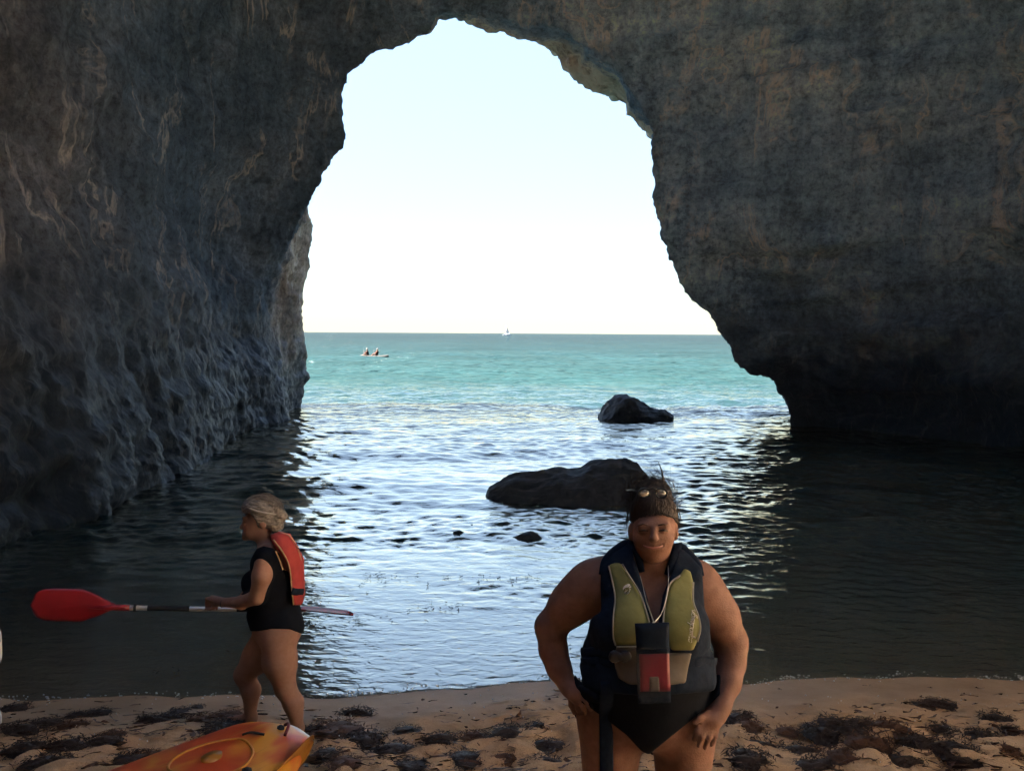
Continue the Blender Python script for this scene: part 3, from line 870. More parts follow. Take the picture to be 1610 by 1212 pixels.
def finger(f, pts, r0, r1, k=0.006):
    n = len(pts)
    f.chain(pts, [r0 + (r1 - r0) * i / (n - 1) for i in range(n)], k)


def skin_material(name, c, c2):
    return simple_mat(name, c, rough=0.6, noise=0.1, nscale=26.0, color2=c2, bump=0.18, bscale=160, sss=0.06, spec=0.22)


def noisy_strands(n, seed, fn, mat, name, parent, base, r=0.0012, nseg=7):
    rg = np.random.default_rng(seed)
    mb = MB()
    for i in range(n):
        pts = fn(rg, i)
        if pts is None:
            continue
        pts = catmull(pts, nseg)
        mb.tube(pts - np.asarray(base), [r * (1 - 0.75 * j / (nseg - 1)) for j in range(nseg)], 3, False)
    return link(name, mb.mesh(name, mat), parent)


def text_strokes():
    """cursive lower-case letters as pen strokes in a unit box (x right, y up, x-height 1)"""
    o = [(0.78, 0.8), (0.55, 1.0), (0.25, 0.92), (0.06, 0.55), (0.12, 0.15), (0.35, 0.0), (0.6, 0.18), (0.78, 0.7)]
    L = {}
    L['a'] = (o + [(0.82, 0.95), (0.78, 0.5), (0.82, 0.1), (1.0, 0.05)], 0.98)
    L['q'] = (o + [(0.8, 0.95), (0.72, 0.2), (0.66, -0.7), (0.7, -1.0), (0.86, -0.75), (1.05, 0.1)], 1.02)
    L['u'] = ([(0.0, 0.2), (0.14, 0.95), (0.12, 0.3), (0.28, 0.0), (0.52, 0.25), (0.66, 0.95), (0.64, 0.3), (0.76, 0.0), (0.95, 0.15)], 0.92)
    L['d'] = (o + [(0.95, 1.9), (0.84, 0.8), (0.82, 0.1), (1.0, 0.05)], 1.0)
    L['e'] = ([(0.0, 0.25), (0.4, 0.5), (0.62, 0.8), (0.42, 1.0), (0.15, 0.7), (0.14, 0.25), (0.4, 0.0), (0.75, 0.2)], 0.74)
    L['s'] = ([(0.0, 0.1), (0.4, 1.0), (0.42, 0.7), (0.62, 0.3), (0.4, 0.0), (0.12, 0.1), (0.5, 0.02), (0.76, 0.15)], 0.74)
    L['i'] = ([(0.0, 0.2), (0.2, 0.95), (0.18, 0.3), (0.3, 0.0), (0.48, 0.15)], 0.46)
    L['g'] = (o + [(0.8, 0.95), (0.74, 0.1), (0.62, -0.8), (0.3, -1.05), (0.12, -0.75), (0.5, -0.25), (1.02, 0.15)], 1.02)
    L['n'] = ([(0.0, 0.3), (0.1, 0.95), (0.1, 0.0), (0.22, 0.6), (0.5, 0.98), (0.64, 0.7), (0.62, 0.2), (0.74, 0.0), (1.0, 0.3)], 0.95)
    return L


# ------------------------------------------------------------------ people
SKIN_A = skin_material("tanned_skin", (0.275, 0.148, 0.108), (0.20, 0.10, 0.07))
SKIN_B = skin_material("fair_skin", (0.36, 0.21, 0.155), (0.31, 0.17, 0.12))
NAVY = simple_mat("navy_neoprene", (0.009, 0.017, 0.033), rough=0.85, noise=0.25, nscale=30, bump=0.6, bscale=22, spec=0.12)
BLACK_CLOTH = simple_mat("black_swimwear", (0.006, 0.008, 0.013), rough=0.9, noise=0.2, nscale=20, bump=0.1, bscale=90, spec=0.12)
OLIVE = simple_mat("olive_nylon", (0.225, 0.23, 0.075), rough=0.75, color2=(0.165, 0.17, 0.055), nscale=11, bump=0.5, bscale=24)
TAUPE = simple_mat("taupe_nylon", (0.145, 0.125, 0.10), rough=0.8, color2=(0.115, 0.10, 0.085), nscale=14, bump=0.25, bscale=40)
PIPING = simple_mat("grey_piping", (0.30, 0.29, 0.26), rough=0.7, noise=0.1)
PRINT = simple_mat("pale_print", (0.62, 0.60, 0.54), rough=0.7, noise=0.05)
DARK_HAIR = simple_mat("dark_brown_hair", (0.022, 0.016, 0.013), rough=0.7, noise=0.5, nscale=35, bump=0.9, bscale=70, stretch=(1, 1, 0.2))
BROWN_STRAND = simple_mat("brown_hair_strands", (0.034, 0.022, 0.016), rough=0.6, noise=0.6, nscale=20)
GREY_HAIR = simple_mat("grey_blond_hair", (0.30, 0.275, 0.24), rough=0.65, color2=(0.12, 0.11, 0.095), nscale=60, bump=1.0, bscale=110, stretch=(0.35, 1, 1))
RED_PHONE = simple_mat("red_phone_case", (0.20, 0.008, 0.026), rough=0.4, noise=0.1)
RED_VEST = simple_mat("red_nylon", (0.40, 0.045, 0.04), rough=0.75, color2=(0.33, 0.03, 0.033), nscale=20, bump=0.2, bscale=40)
TAN_TRIM = simple_mat("tan_webbing", (0.42, 0.27, 0.14), rough=0.8, noise=0.2)
LIP = simple_mat("lips", (0.30, 0.12, 0.10), rough=0.45, noise=0.05)
EYE = simple_mat("eye", (0.03, 0.022, 0.02), rough=0.15)
BROW = simple_mat("eyebrow_hair", (0.12, 0.07, 0.05), rough=0.8, noise=0.3)
LENS = simple_mat("mirrored_lens", (0.60, 0.64, 0.68), rough=0.2, metallic=0.85)
FRAME = simple_mat("dark_frame", (0.02, 0.02, 0.022), rough=0.3)


def clear_plastic():
    m, nt, out = new_mat("clear_pvc")
    g = nd(nt, "ShaderNodeBsdfPrincipled", i_Roughness=0.15)
    g.inputs["Base Color"].default_value = (0.20, 0.21, 0.22, 1)
    t = nd(nt, "ShaderNodeBsdfTransparent")
    mx = nd(nt, "ShaderNodeMixShader"); mx.inputs[0].default_value = 0.07
    nt.links.new(t.outputs[0], mx.inputs[1]); nt.links.new(g.outputs[0], mx.inputs[2]); nt.links.new(mx.outputs[0], out.inputs[0])
    return m


PVC = clear_plastic()


def front_surface(Ft, fld, px, py, Yc, extra=0.0):
    """first point of the field met along the line of sight through a photo pixel, nearest side first"""
    for Y in np.arange(Yc - 0.33, Yc + 0.3, 0.003):
        p = P(px, py, Y)
        i = np.round((p - fld.lo) / fld.h).astype(int)
        if (i < 0).any() or (i >= fld.n).any():
            continue
        if Ft[tuple(i)] < extra:
            return p
    return P(px, py, Yc - 0.15)


def near_woman():
    Yc = 2.8
    base = P(1018, 1100, Yc); base[2] = float(sand_z(base[0], Yc)) - 0.01
    root = empty("person", base, "woman with hands on hips in an olive green buoyancy vest and black swimsuit", "person")
    Q = lambda x, y, d=0.0: P(x, y, Yc + d)
    lo = np.array((base[0] - 0.48, Yc - 0.34, base[2] - 0.01)); hi = np.array((base[0] + 0.42, Yc + 0.27, base[2] + 1.74))
    # ---- torso alone (the clothes are cut from it)
    T = Field(lo, hi, 0.0065)
    T.ell(Q(1017, 1112, 0.01), (0.222, 0.165, 0.135), 0.05)
    T.ell(Q(1017, 1055, -0.015), (0.212, 0.172, 0.15), 0.06)
    T.ell(Q(1020, 985, 0.0), (0.18, 0.135, 0.17), 0.06)
    T.ell(Q(1024, 930, 0.02), (0.165, 0.11, 0.12), 0.06)
    T.ell(Q(984, 985, -0.085), (0.088, 0.08, 0.085), 0.04)
    T.ell(Q(1062, 985, -0.085), (0.088, 0.08, 0.085), 0.04)
    T.cone(Q(958, 912, 0.03), Q(1090, 919, 0.03), 0.068, 0.066, 0.05)
    T.cone(Q(1025, 880, 0.03), Q(960, 905, 0.03), 0.06, 0.06, 0.05)
    T.cone(Q(1026, 880, 0.03), Q(1092, 908, 0.03), 0.06, 0.06, 0.05)
    T.ell(Q(960, 1122, 0.07), (0.11, 0.10, 0.12), 0.05)
    T.ell(Q(1076, 1122, 0.07), (0.11, 0.10, 0.12), 0.05)
    torsoF = T.F.copy()
    # ---- whole body
    B = T
    B.cone(Q(1024, 898, 0.02), Q(1026, 858, 0.0), 0.062, 0.056, 0.03)
    # legs
    for hx, kx, ax_, s in ((961, 957, -0.115, -1), (1075, 1076, 0.125, 1)):
        h = Q(hx, 1128, 0.01)
        kn = np.array((base[0] + (kx - 1018) / 464.0, Yc - 0.02, base[2] + 0.46))
        an = np.array((base[0] + ax_, Yc + 0.04, base[2] + 0.075))
        B.cone(h, kn, 0.118, 0.068, 0.04)
        B.cone(kn, kn * 0.55 + an * 0.45 + np.array((0, 0.02, 0)), 0.062, 0.06, 0.03)
        B.cone(kn * 0.55 + an * 0.45 + np.array((0, 0.02, 0)), an, 0.06, 0.038, 0.03)
        B.cone(an + np.array((0, 0.02, -0.035)), an + np.array((s * 0.03, -0.15, -0.045)), 0.036, 0.03, 0.03)
        for t in range(5):
            toe = an + np.array((s * (0.03 + 0.018 * (2 - t) * -1), -0.16, -0.055))
            B.cone(toe, toe + np.array((0, -0.035 + 0.005 * abs(t - 2), 0)), 0.012, 0.010, 0.006)
    # arm on the picture's left (hand on hip)
    B.cone(Q(934, 916, 0.03), Q(915, 932, 0.03), 0.072, 0.074, 0.05)
    B.chain([Q(926, 920, 0.03), Q(896, 951, 0.045), Q(866, 985, 0.06)], [0.076, 0.068, 0.052], 0.035)
    B.chain([Q(866, 985, 0.06), Q(870, 1022, 0.045), Q(879, 1050, 0.02), Q(893, 1078, -0.01)], [0.054, 0.047, 0.04, 0.030], 0.025)
    w = Q(893, 1078, -0.01)
    B.cone(w, Q(908, 1091, -0.045), 0.029, 0.030, 0.015, sq=(1, 1.0, 1))
    B.cone(Q(900, 1088, -0.02), Q(912, 1095, -0.06), 0.026, 0.024, 0.015)
    for pts in ([Q(913, 1086, -0.07), Q(928, 1090, -0.11), Q(938, 1098, -0.135)],
                [Q(914, 1093, -0.075), Q(924, 1104, -0.11), Q(929, 1115, -0.12)],
                [Q(910, 1098, -0.06), Q(917, 1111, -0.085), Q(921, 1121, -0.085)],
                [Q(905, 1100, -0.045), Q(909, 1113, -0.06), Q(912, 1122, -0.058)]):
        finger(B, pts, 0.0115, 0.0085)
    finger(B, [Q(897, 1094, -0.01), Q(898, 1108, 0.0), Q(903, 1120, 0.0)], 0.0125, 0.009)
    # arm on the picture's right (hand on thigh)
    B.cone(Q(1100, 926, 0.03), Q(1114, 942, 0.03), 0.066, 0.069, 0.05)
    B.chain([Q(1105, 932, 0.03), Q(1129, 968, 0.035), Q(1149, 1010, 0.04)], [0.071, 0.068, 0.056], 0.035)
    B.chain([Q(1149, 1008, 0.04), Q(1148, 1042, 0.015), Q(1144, 1072, -0.03), Q(1134, 1110, -0.085)], [0.056, 0.050, 0.043, 0.032], 0.025)
    B.cone(Q(1134, 1110, -0.085), Q(1121, 1132, -0.115), 0.031, 0.031, 0.015)
    B.cone(Q(1128, 1126, -0.10), Q(1110, 1132, -0.125), 0.027, 0.022, 0.015)
    for pts in ([Q(1126, 1138, -0.12), Q(1124, 1156, -0.135), Q(1119, 1170, -0.13)],
                [Q(1119, 1140, -0.13), Q(1114, 1160, -0.145), Q(1108, 1175, -0.14)],
                [Q(1111, 1140, -0.135), Q(1103, 1158, -0.15), Q(1098, 1172, -0.145)],
                [Q(1104, 1137, -0.135), Q(1095, 1150, -0.15), Q(1091, 1162, -0.148)]):
        finger(B, pts, 0.0115, 0.0085)
    finger(B, [Q(1112, 1122, -0.12), Q(1101, 1127, -0.14), Q(1092, 1136, -0.15)], 0.0125, 0.0095)
    body_v, body_f = surface_nets(B, B.F, 1)
    # ---- head at finer pitch, joined into the same figure
    hb = P(1027, 830, Yc)
    H = Field(hb - np.array((0.12, 0.16, 0.16)), hb + np.array((0.12, 0.16, 0.15)), 0.0036)
    H.ell(Q(1027, 819, 0.02), (0.0745, 0.094, 0.092), 0.02)
    H.ell(Q(1027, 852, -0.028), (0.0575, 0.068, 0.064), 0.03)
    H.ell(Q(1027, 838, -0.045), (0.062, 0.05, 0.06), 0.03)
    H.ell(Q(1027, 873, -0.066), (0.026, 0.022, 0.02), 0.025)
    H.cone(Q(1024, 905, 0.03), Q(1026, 858, 0.0), 0.062, 0.057, 0.03)
    for sx in (-1, 1):
        H.ell(Q(1027 + 20 * sx, 848, -0.066), (0.023, 0.021, 0.021), 0.02)
        H.ell(Q(1027 + 35 * sx, 836, 0.0), (0.010, 0.022, 0.03), 0.012)
        H.ell(Q(1027 + 16 * sx, 834, -0.103), (0.019, 0.014, 0.010), 0.012, 'sub')
        H.ell(Q(1027 + 16 * sx, 834, -0.082), (0.014, 0.012, 0.010), 0.006)
    H.cone(Q(1008, 827, -0.080), Q(1046, 827, -0.080), 0.011, 0.011, 0.02)
    H.cone(Q(1028, 831, -0.096), Q(1028, 845, -0.110), 0.007, 0.0105, 0.012)
    H.ell(Q(1028, 847, -0.108), (0.0145, 0.010, 0.0085), 0.008)
    H.ell(Q(1027, 860, -0.086), (0.034, 0.016, 0.014), 0.015)
    H.cone(Q(1012, 857.5, -0.098), Q(1027, 861.5, -0.108), 0.004, 0.005, 0.006, 'sub')
    H.cone(Q(1042, 857.5, -0.098), Q(1027, 861.5, -0.108), 0.004, 0.005, 0.006, 'sub')
    hv, hf = surface_nets(H, H.F, 1)
    # one body mesh: figure and head overlap inside the neck
    v = np.vstack([body_v, hv]); f = np.vstack([body_f, hf + len(body_v)])
    link("body", mesh_np("body", v - base, f, SKIN_A), root)
    # face details
    for sx in (-1, 1):
        mb = MB(); mb.tube([Q(1027 + sx * 8, 834.3, -0.094) - base, Q(1027 + sx * 15, 833.2, -0.0985) - base, Q(1027 + sx * 23, 834.8, -0.091) - base], [0.0015, 0.0038, 0.0015], 6)
        link("eye", mb.mesh("eye", EYE), root)
        mb = MB(); mb.tube([Q(1027 + sx * 8, 825.5, -0.0975) - base, Q(1027 + sx * 16, 823.5, -0.096) - base, Q(1027 + sx * 25, 826.5, -0.084) - base], [0.002, 0.003, 0.0015], 6)
        link("eyebrow", mb.mesh("eyebrow", BROW), root)
    mb = MB(); mb.tube([Q(x, y, d) - base for x, y, d in ((1011, 857, -0.0935), (1018, 860.5, -0.099), (1027, 862.3, -0.102), (1036, 860.5, -0.099), (1043, 857, -0.0935))], [0.0015, 0.004, 0.0048, 0.004, 0.0015], 6)
    link("mouth", mb.mesh("mouth", LIP), root)
    # ---- hair: a cap drawn back into a messy knot, with flyaways
    HF = Field(hb - np.array((0.15, 0.17, 0.14)), hb + np.array((0.15, 0.22, 0.24)), 0.0045)
    HF.ell(Q(1027, 812, 0.025), (0.079, 0.098, 0.096), 0.02)
    HF.ell(Q(1025, 783, 0.055), (0.069, 0.07, 0.058), 0.03)
    HF.ell(Q(1006, 774, 0.08), (0.036, 0.045, 0.040), 0.02)
    HF.ell(Q(1038, 770, 0.07), (0.034, 0.045, 0.036), 0.02)
    X, Y_, Z = HF.axes()
    px, py = to_px(*np.broadcast_arrays(X, Y_, Z))
    bump = (fbm(X * 30 + 0 * Y_ + 0 * Z, Y_ * 30 + 0 * X + 0 * Z, Z * 14 + 0 * X + 0 * Y_, 2, 3) * 0.006).astype(np.float32)
    low = (py - 862) / 464.0
    Fh = smax(HF.F + bump, low.astype(np.float32), 0.01)
    cut = np.maximum(-(py - (797 + 0.022 * (px - 1027) ** 2)) / 464.0, (Y_ - (Yc + 0.012)))
    Fh = smax(Fh, -cut.astype(np.float32), 0.03)
    hair = net_obj("hair", HF, Fh, DARK_HAIR, root, base, 1)
    hc = Q(1024, 790, 0.05)

    def swept(rg, i):
        # from the hairline up and back over the crown into the knot
        a = rg.uniform(-1.25, 1.25)
        c0 = Q(1027, 812, 0.025); pts = []
        for t in np.linspace(0, 1, 5):
            lat = a * (1 - 0.55 * t) + rg.normal(0, 0.05)
            el = -0.30 + 0.60 * abs(math.cos(a)) + rg.uniform(-0.04, 0.22) * (1 - t) + t * (1.40 + 0.3 * abs(math.sin(a)))
            d = np.array((math.sin(lat) * math.cos(el * 0.9), -math.cos(lat) * math.cos(el), math.sin(el)))
            d /= np.linalg.norm(d)
            pts.append(c0 + d * np.array((0.0805, 0.100, 0.099)) * (1 + rg.uniform(-0.01, 0.04) + 0.13 * t))
        return pts
    noisy_strands(760, 14, swept, BROWN_STRAND, "swept_strands", hair, base, 0.0017)["kind"] = "stuff"

    def knot(rg, i):
        # loose loops of the knot
        c1 = Q(1006 + rg.uniform(0, 36), 772 + rg.uniform(-8, 12), 0.07 + rg.normal(0, 0.02))
        u_ = rg.normal(0, 1, 3); u_ /= np.linalg.norm(u_); w_ = np.cross(u_, rg.normal(0, 1, 3)); w_ /= np.linalg.norm(w_)
        r_ = rg.uniform(0.02, 0.05); a0 = rg.uniform(0, 6.28)
        return [c1 + r_ * (math.cos(a0 + q) * u_ + math.sin(a0 + q) * w_) for q in np.linspace(0, rg.uniform(1.5, 4.0), 5)]
    noisy_strands(260, 15, knot, BROWN_STRAND, "knot_strands", hair, base, 0.0016)["kind"] = "stuff"

    def fly(rg, i):
        a = rg.uniform(-0.35, math.pi + 0.35); el = rg.uniform(-0.5, 0.6)
        d = np.array((math.cos(a), 0.9 * math.sin(el), math.sin(a)))
        p = hc + d * np.array((0.070, 0.07, 0.074))
        tw = rg.normal(0, 0.02, 3)
        ln = rg.uniform(0.015, 0.05)
        side = np.array((-d[2], rg.normal(0, 0.3), d[0])) * rg.choice((-1, 1))
        return [p - side * 0.04 - d * 0.01, p, p + d * ln * 0.6 + side * ln * 0.5, p + d * ln * 0.5 + side * ln * 1.3 + tw]
    noisy_strands(260, 4, fly, DARK_HAIR, "hair_strands", hair, base, 0.0013)["kind"] = "stuff"

    def sidehair(rg, i):
        sx = rg.choice((-1, 1))
        p = Q(1027 + sx * rg.uniform(36, 40), rg.uniform(795, 815), rg.uniform(-0.02, 0.05))
        return [p, p + np.array((sx * rg.uniform(0.0, 0.012), 0, -0.03)), p + np.array((sx * rg.uniform(0.0, 0.025), rg.normal(0, 0.01), -rg.uniform(0.045, 0.085)))]
    noisy_strands(36, 5, sidehair, DARK_HAIR, "side_strands", hair, base, 0.0012)["kind"] = "stuff"
    mb = MB(); mb.tube(catmull([Q(1040, 772, 0.05) - base, Q(1042, 758, 0.05) - base, Q(1041, 742, 0.05) - base, Q(1035, 726, 0.05) - base], 9), [0.006, 0.0055, 0.005, 0.0042, 0.0035, 0.003, 0.0024, 0.0016, 0.0008], 5)
    link("hair_tuft", mb.mesh("hair_tuft", DARK_HAIR), hair)
    # ---- swimsuit
    X, Y_, Z = T.axes()
    PX, PY = to_px(*np.broadcast_arrays(X, Y_, Z))
    sc = 464.0

    # body including the tops of the legs, for the leg openings
    cloth = (B.F - 0.007)
    reg = poly_sd(PX, PY, [(900, 1060), (1134, 1060), (1132, 1092), (1106, 1116), (1052, 1160), (1030, 1178), (1020, 1186), (1008, 1180), (985, 1155), (950, 1128), (918, 1106), (900, 1098)]) / sc
    near_torso = torsoF - 0.04
    back = (Y_ - (Yc + 0.02))
    reg_back = poly_sd(PX, PY, [(900, 1060), (1134, 1060), (1134, 1120), (1100, 1172), (1030, 1190), (1010, 1190), (935, 1172), (900, 1120)]) / sc
    reg2 = np.where(back > 0, reg_back, reg)
    Fs = np.maximum(smax(cloth, reg2.astype(np.float32), 0.006), near_torso)
    net_obj("swimsuit", T, Fs, BLACK_CLOTH, root, base, 1)
    # ---- vest: navy carcass with V neck
    chest = torsoF
    carc = poly_sd(PX, PY, [(944, 884), (962, 868), (985, 852), (1000, 852), (996, 872), (1006, 905), (1018, 940), (1026, 985), (1034, 985), (1042, 935), (1056, 900), (1064, 862), (1075, 862), (1092, 876), (1104, 892),
                            (1106, 930), (1108, 958), (1122, 985), (1130, 1010), (1127, 1022), (1131, 1035), (1127, 1050), (1132, 1072), (1126, 1086), (1020, 1094), (914, 1086), (916, 1070), (910, 1045), (915, 1035), (907, 1022), (912, 1008), (916, 978), (945, 962), (944, 930)]) / sc
    backp = poly_sd(PX, PY, [(944, 884), (985, 850), (1065, 852), (1104, 890), (1106, 958), (1130, 1010), (1128, 1086), (914, 1086), (910, 1010), (945, 962)]) / sc
    carc = np.where(Y_ > Yc + 0.07, backp, carc)
    wob = (0.004 * fbm(X * 22 + 0 * Y_ + 0 * Z, Y_ * 22 + 0 * X + 0 * Z, Z * 22 + 0 * X + 0 * Y_, 2, 8)).astype(np.float32)
    Fv = smax(chest - 0.026 + wob, carc.astype(np.float32), 0.014)
    vest = net_obj("buoyancy_vest", T, Fv, NAVY, root, base, 1)
    front = (Y_ - (Yc - 0.02)).astype(np.float32)

    def panel(name, poly, thick, mat, soft=0.012):
        r_ = (poly_sd(PX, PY, poly) / sc).astype(np.float32)
        F_ = smax(smax(chest - thick, r_, soft), front, 0.01)
        return net_obj(name, T, F_, mat, vest, base, 1)
    pl = [(957, 888), (968, 884), (978, 886), (990, 906), (1006, 932), (1015, 958), (1021, 978), (1020, 1014), (968, 1014), (964, 1000), (964, 972), (967, 940), (963, 915)]
    pr = [(1076, 893), (1086, 898), (1090, 915), (1090, 945), (1098, 968), (1101, 988), (1096, 1008), (1090, 1022), (1056, 1022), (1044, 1000), (1043, 970), (1048, 935), (1054, 915), (1068, 904)]
    panel("olive_front_panel", pl, 0.040, OLIVE)
    pan = panel("olive_front_panel", pr, 0.040, OLIVE)
    panel("pocket_panel", [(968, 1018), (1022, 1018), (1022, 1076), (990, 1076), (972, 1066), (966, 1046)], 0.040, TAUPE)
    panel("pocket_panel", [(1056, 1026), (1088, 1026), (1082, 1050), (1078, 1074), (1040, 1078), (1040, 1026)], 0.040, TAUPE)
    S = lambda x, y, e=0.042, out=0.002: front_surface(chest, T, x, y, Yc, e) + np.array((0, -out, 0)) - base
    for line in ([(978, 886), (990, 906), (1006, 932), (1015, 958), (1021, 978)], [(1069, 904), (1054, 916), (1048, 935), (1043, 970), (1043, 990)],
                 [(957, 889), (963, 915), (967, 940), (964, 972), (964, 1000), (968, 1014)], [(1090, 915), (1090, 945), (1098, 968), (1101, 988), (1096, 1008)], [(969, 1016), (1000, 1016), (1020, 1016)]):
        mb = MB(); mb.tube(catmull([S(x, y) for x, y in line], 24), 0.0028, 6); link("piping", mb.mesh("piping", PIPING), vest)
    # zip
    mb = MB(); mb.tube(catmull([S(1022, 985, 0.028, 0.004), S(1031, 1010, 0.03, 0.004), S(1031, 1080, 0.03, 0.004)], 14), 0.006, 6); link("zip", mb.mesh("zip", FRAME), vest)
    # collar roll on either side of the neck
    for line in ([(946, 905), (952, 884), (968, 868), (990, 856), (1002, 868), (1010, 900)], [(1104, 906), (1098, 888), (1084, 874), (1068, 862), (1060, 880), (1050, 905)]):
        mb = MB(); mb.tube(catmull([front_surface(chest, T, x, y, Yc, 0.02) + np.array((0, 0.012, 0)) - base for x, y in line], 26), [0.010 + 0.008 * math.sin(math.pi * i / 25) for i in range(26)], 8)
        link("collar", mb.mesh("collar", NAVY), vest)
    # side buckle and straps
    for yb, xs in ((1040, (914, 968)), (1040, (1084, 1126)), (1024, (914, 966))):
        mb = MB(); pts = [S(x, yb + 1.5 * math.sin(i), 0.027, 0.001) for i, x in enumerate(np.linspace(xs[0], xs[1], 10))]
        mb.tube(pts, 0.016, 8, flat=0.22, swap=True); link("strap", mb.mesh("strap", NAVY), vest)
    mb = MB(); c_ = S(975, 1031, 0.045, 0.0)
    for dx in (-0.018, 0.016):
        mb.ellipsoid(c_ + np.array((dx, -0.004, 0)), (0.020, 0.010, 0.021), 12, 8)
    mb.ellipsoid(c_ + np.array((0, -0.006, 0)), (0.016, 0.008, 0.013), 12, 8)
    link("buckle", mb.mesh("buckle", FRAME), vest)
    # hanging strap over the thigh
    mb = MB(); top = S(954, 1084, 0.028, 0.004)
    pts = [top + np.array((0, 0.004, 0.03)), top + np.array((0.0, 0.0, -0.02))]
    legf = B.F
    for yy in (1120, 1150, 1180, 1210, 1235):
        q = front_surface(legf, B, 954, yy, Yc, 0.008) - base
        pts.append(np.array((pts[-1][0] * 0.5 + q[0] * 0.5, min(q[1] - 0.004, top[1] + 0.05), q[2])))
    pts = catmull(pts, 26)
    mb.tube(pts, 0.023, 8, flat=0.12, swap=True)
    me = mb.mesh("hanging_strap", NAVY); link("hanging_strap", me, vest)
    # logo: white leaf-like drop with a green curl through it, and the cursive word running up the other panel
    n = 26
    def drop(sc_, ox=0.0, oy=0.0):
        out_ = []
        for i in range(n):
            a = 2 * math.pi * i / n
            r = 1.0 + (0.55 * max(0, math.cos(a - 0.75)) ** 5)
            out_.append((985 + ox + 6.2 * sc_ * r * math.cos(a) * 0.92, 926 + oy - 7.0 * sc_ * r * math.sin(a)))
        return out_
    def patch(name, poly, mat, lift):
        mb = MB(); ctr = np.mean(np.array(poly), 0)
        ring = [S(x, y, 0.040, lift) for x, y in poly]
        low_ = [p + np.array((0, lift + 0.006, 0)) for p in ring]
        vs = [S(ctr[0], ctr[1], 0.040, lift)] + ring + low_
        m_ = len(ring)
        fs = [(0, 1 + i, 1 + (i + 1) % m_) for i in range(m_)] + [(1 + i, 1 + m_ + i, 1 + m_ + (i + 1) % m_, 1 + (i + 1) % m_) for i in range(m_)]
        mb.add(vs, fs)
        return link(name, mb.mesh(name, mat), vest)
    patch("logo", drop(1.0), PRINT, 0.004)
    mb = MB(); mb.tube(catmull([S(979.5, 930, 0.040, 0.005), S(982, 924.5, 0.040, 0.006), S(987, 923, 0.040, 0.006), S(988, 926.5, 0.040, 0.006), S(984, 930, 0.040, 0.006)], 16), 0.0019, 5)
    link("logo_curl", mb.mesh("logo_curl", OLIVE), vest)
    L = text_strokes(); adv = 0.0; word = []
    for ch in "aquadesign":
        pts, w_ = L[ch]; word.append([(adv + a + 0.18 * b_, b_) for a, b_ in pts]); adv += w_
    word.append([(adv - 0.0, 0)])
    x0, y0, x1, y1 = 1083.0, 1010.0, 1089.0, 958.0            # baseline from bottom to top
    ux, uy = (x1 - x0) / adv, (y1 - y0) / adv
    vx, vy = -5.2, -0.9                                         # letter height points left
    mb = MB()
    for st in word[:-1]:
        q = catmull(st, 4 * len(st))
        mb.tube([S(x0 + a * ux + b_ * vx + 4, y0 + a * uy + b_ * vy, 0.040, 0.003) for a, b_ in q], 0.00135, 4, False)
    link("lettering", mb.mesh("lettering", PRINT), vest)
    # ---- phone pouch hung on a lanyard (a thing of its own)
    pb = S(1027, 1000, 0.045, 0.02) + base
    pr_ = empty("phone_pouch", P(1028, 1106, pb[1] - 0.02), "black and clear waterproof pouch with a red phone hanging on a neck lanyard", "pouch")
    b2 = np.array(pr_.location)
    yF = pb[1] - 0.018

    def slab(name, quad, th, mat, dy=0.0, bulge=0.0, seg=8, parent=None):
        """rounded slab through four photo corners"""
        a, b_, c2, d_ = [np.array(P(x, y, yF + dy)) - b2 for x, y in quad]
        fr_, bk = [], []
        for i in range(seg + 1):
            for j in range(seg + 1):
                s_, t_ = i / seg, j / seg
                p = (a * (1 - s_) + b_ * s_) * (1 - t_) + (d_ * (1 - s_) + c2 * s_) * t_
                e = 1 - max(abs(2 * s_ - 1), abs(2 * t_ - 1)) ** 4
                fr_.append(p + np.array((0, -th * 0.5 * (0.3 + 0.7 * e) - bulge * e, 0))); bk.append(p + np.array((0, th * 0.5 * (0.3 + 0.7 * e), 0)))
        m_ = seg + 1; fs = []
        for i in range(seg):
            for j in range(seg):
                k_ = i * m_ + j
                fs.append((k_, k_ + 1, k_ + m_ + 1, k_ + m_)); o_ = m_ * m_
                fs.append((o_ + k_, o_ + k_ + m_, o_ + k_ + m_ + 1, o_ + k_ + 1))
        o_ = m_ * m_
        rim = [(i, 0) for i in range(seg)] + [(seg, j) for j in range(seg)] + [(i, seg) for i in range(seg, 0, -1)] + [(0, j) for j in range(seg, 0, -1)]
        for q in range(len(rim)):
            i1 = rim[q][0] * m_ + rim[q][1]; r2 = rim[(q + 1) % len(rim)]; i2 = r2[0] * m_ + r2[1]
            fs.append((i1, i2, o_ + i2, o_ + i1))
        mb = MB(); mb.add(fr_ + bk, fs)
        return link(name, mb.mesh(name, mat), parent or pr_)
    slab("closure_flap", [(998, 980), (1052, 978), (1052, 1019), (1001, 1021)], 0.016, NAVY, 0.0, 0.004)
    slab("back_sheet", [(1000, 1018), (1053, 1017), (1055, 1104), (1003, 1106)], 0.004, NAVY, 0.012)
    ph = slab("phone", [(1005, 1028), (1052, 1027), (1054, 1086), (1007, 1087)], 0.010, RED_PHONE, 0.002)
    slab("camera_window", [(1021, 1063), (1036, 1062), (1037, 1086), (1021, 1087)], 0.012, TAUPE, -0.001, parent=ph)
    slab("clear_front", [(1001, 1019), (1053, 1018), (1055, 1104), (1004, 1106)], 0.003, PVC, -0.008, 0.002)
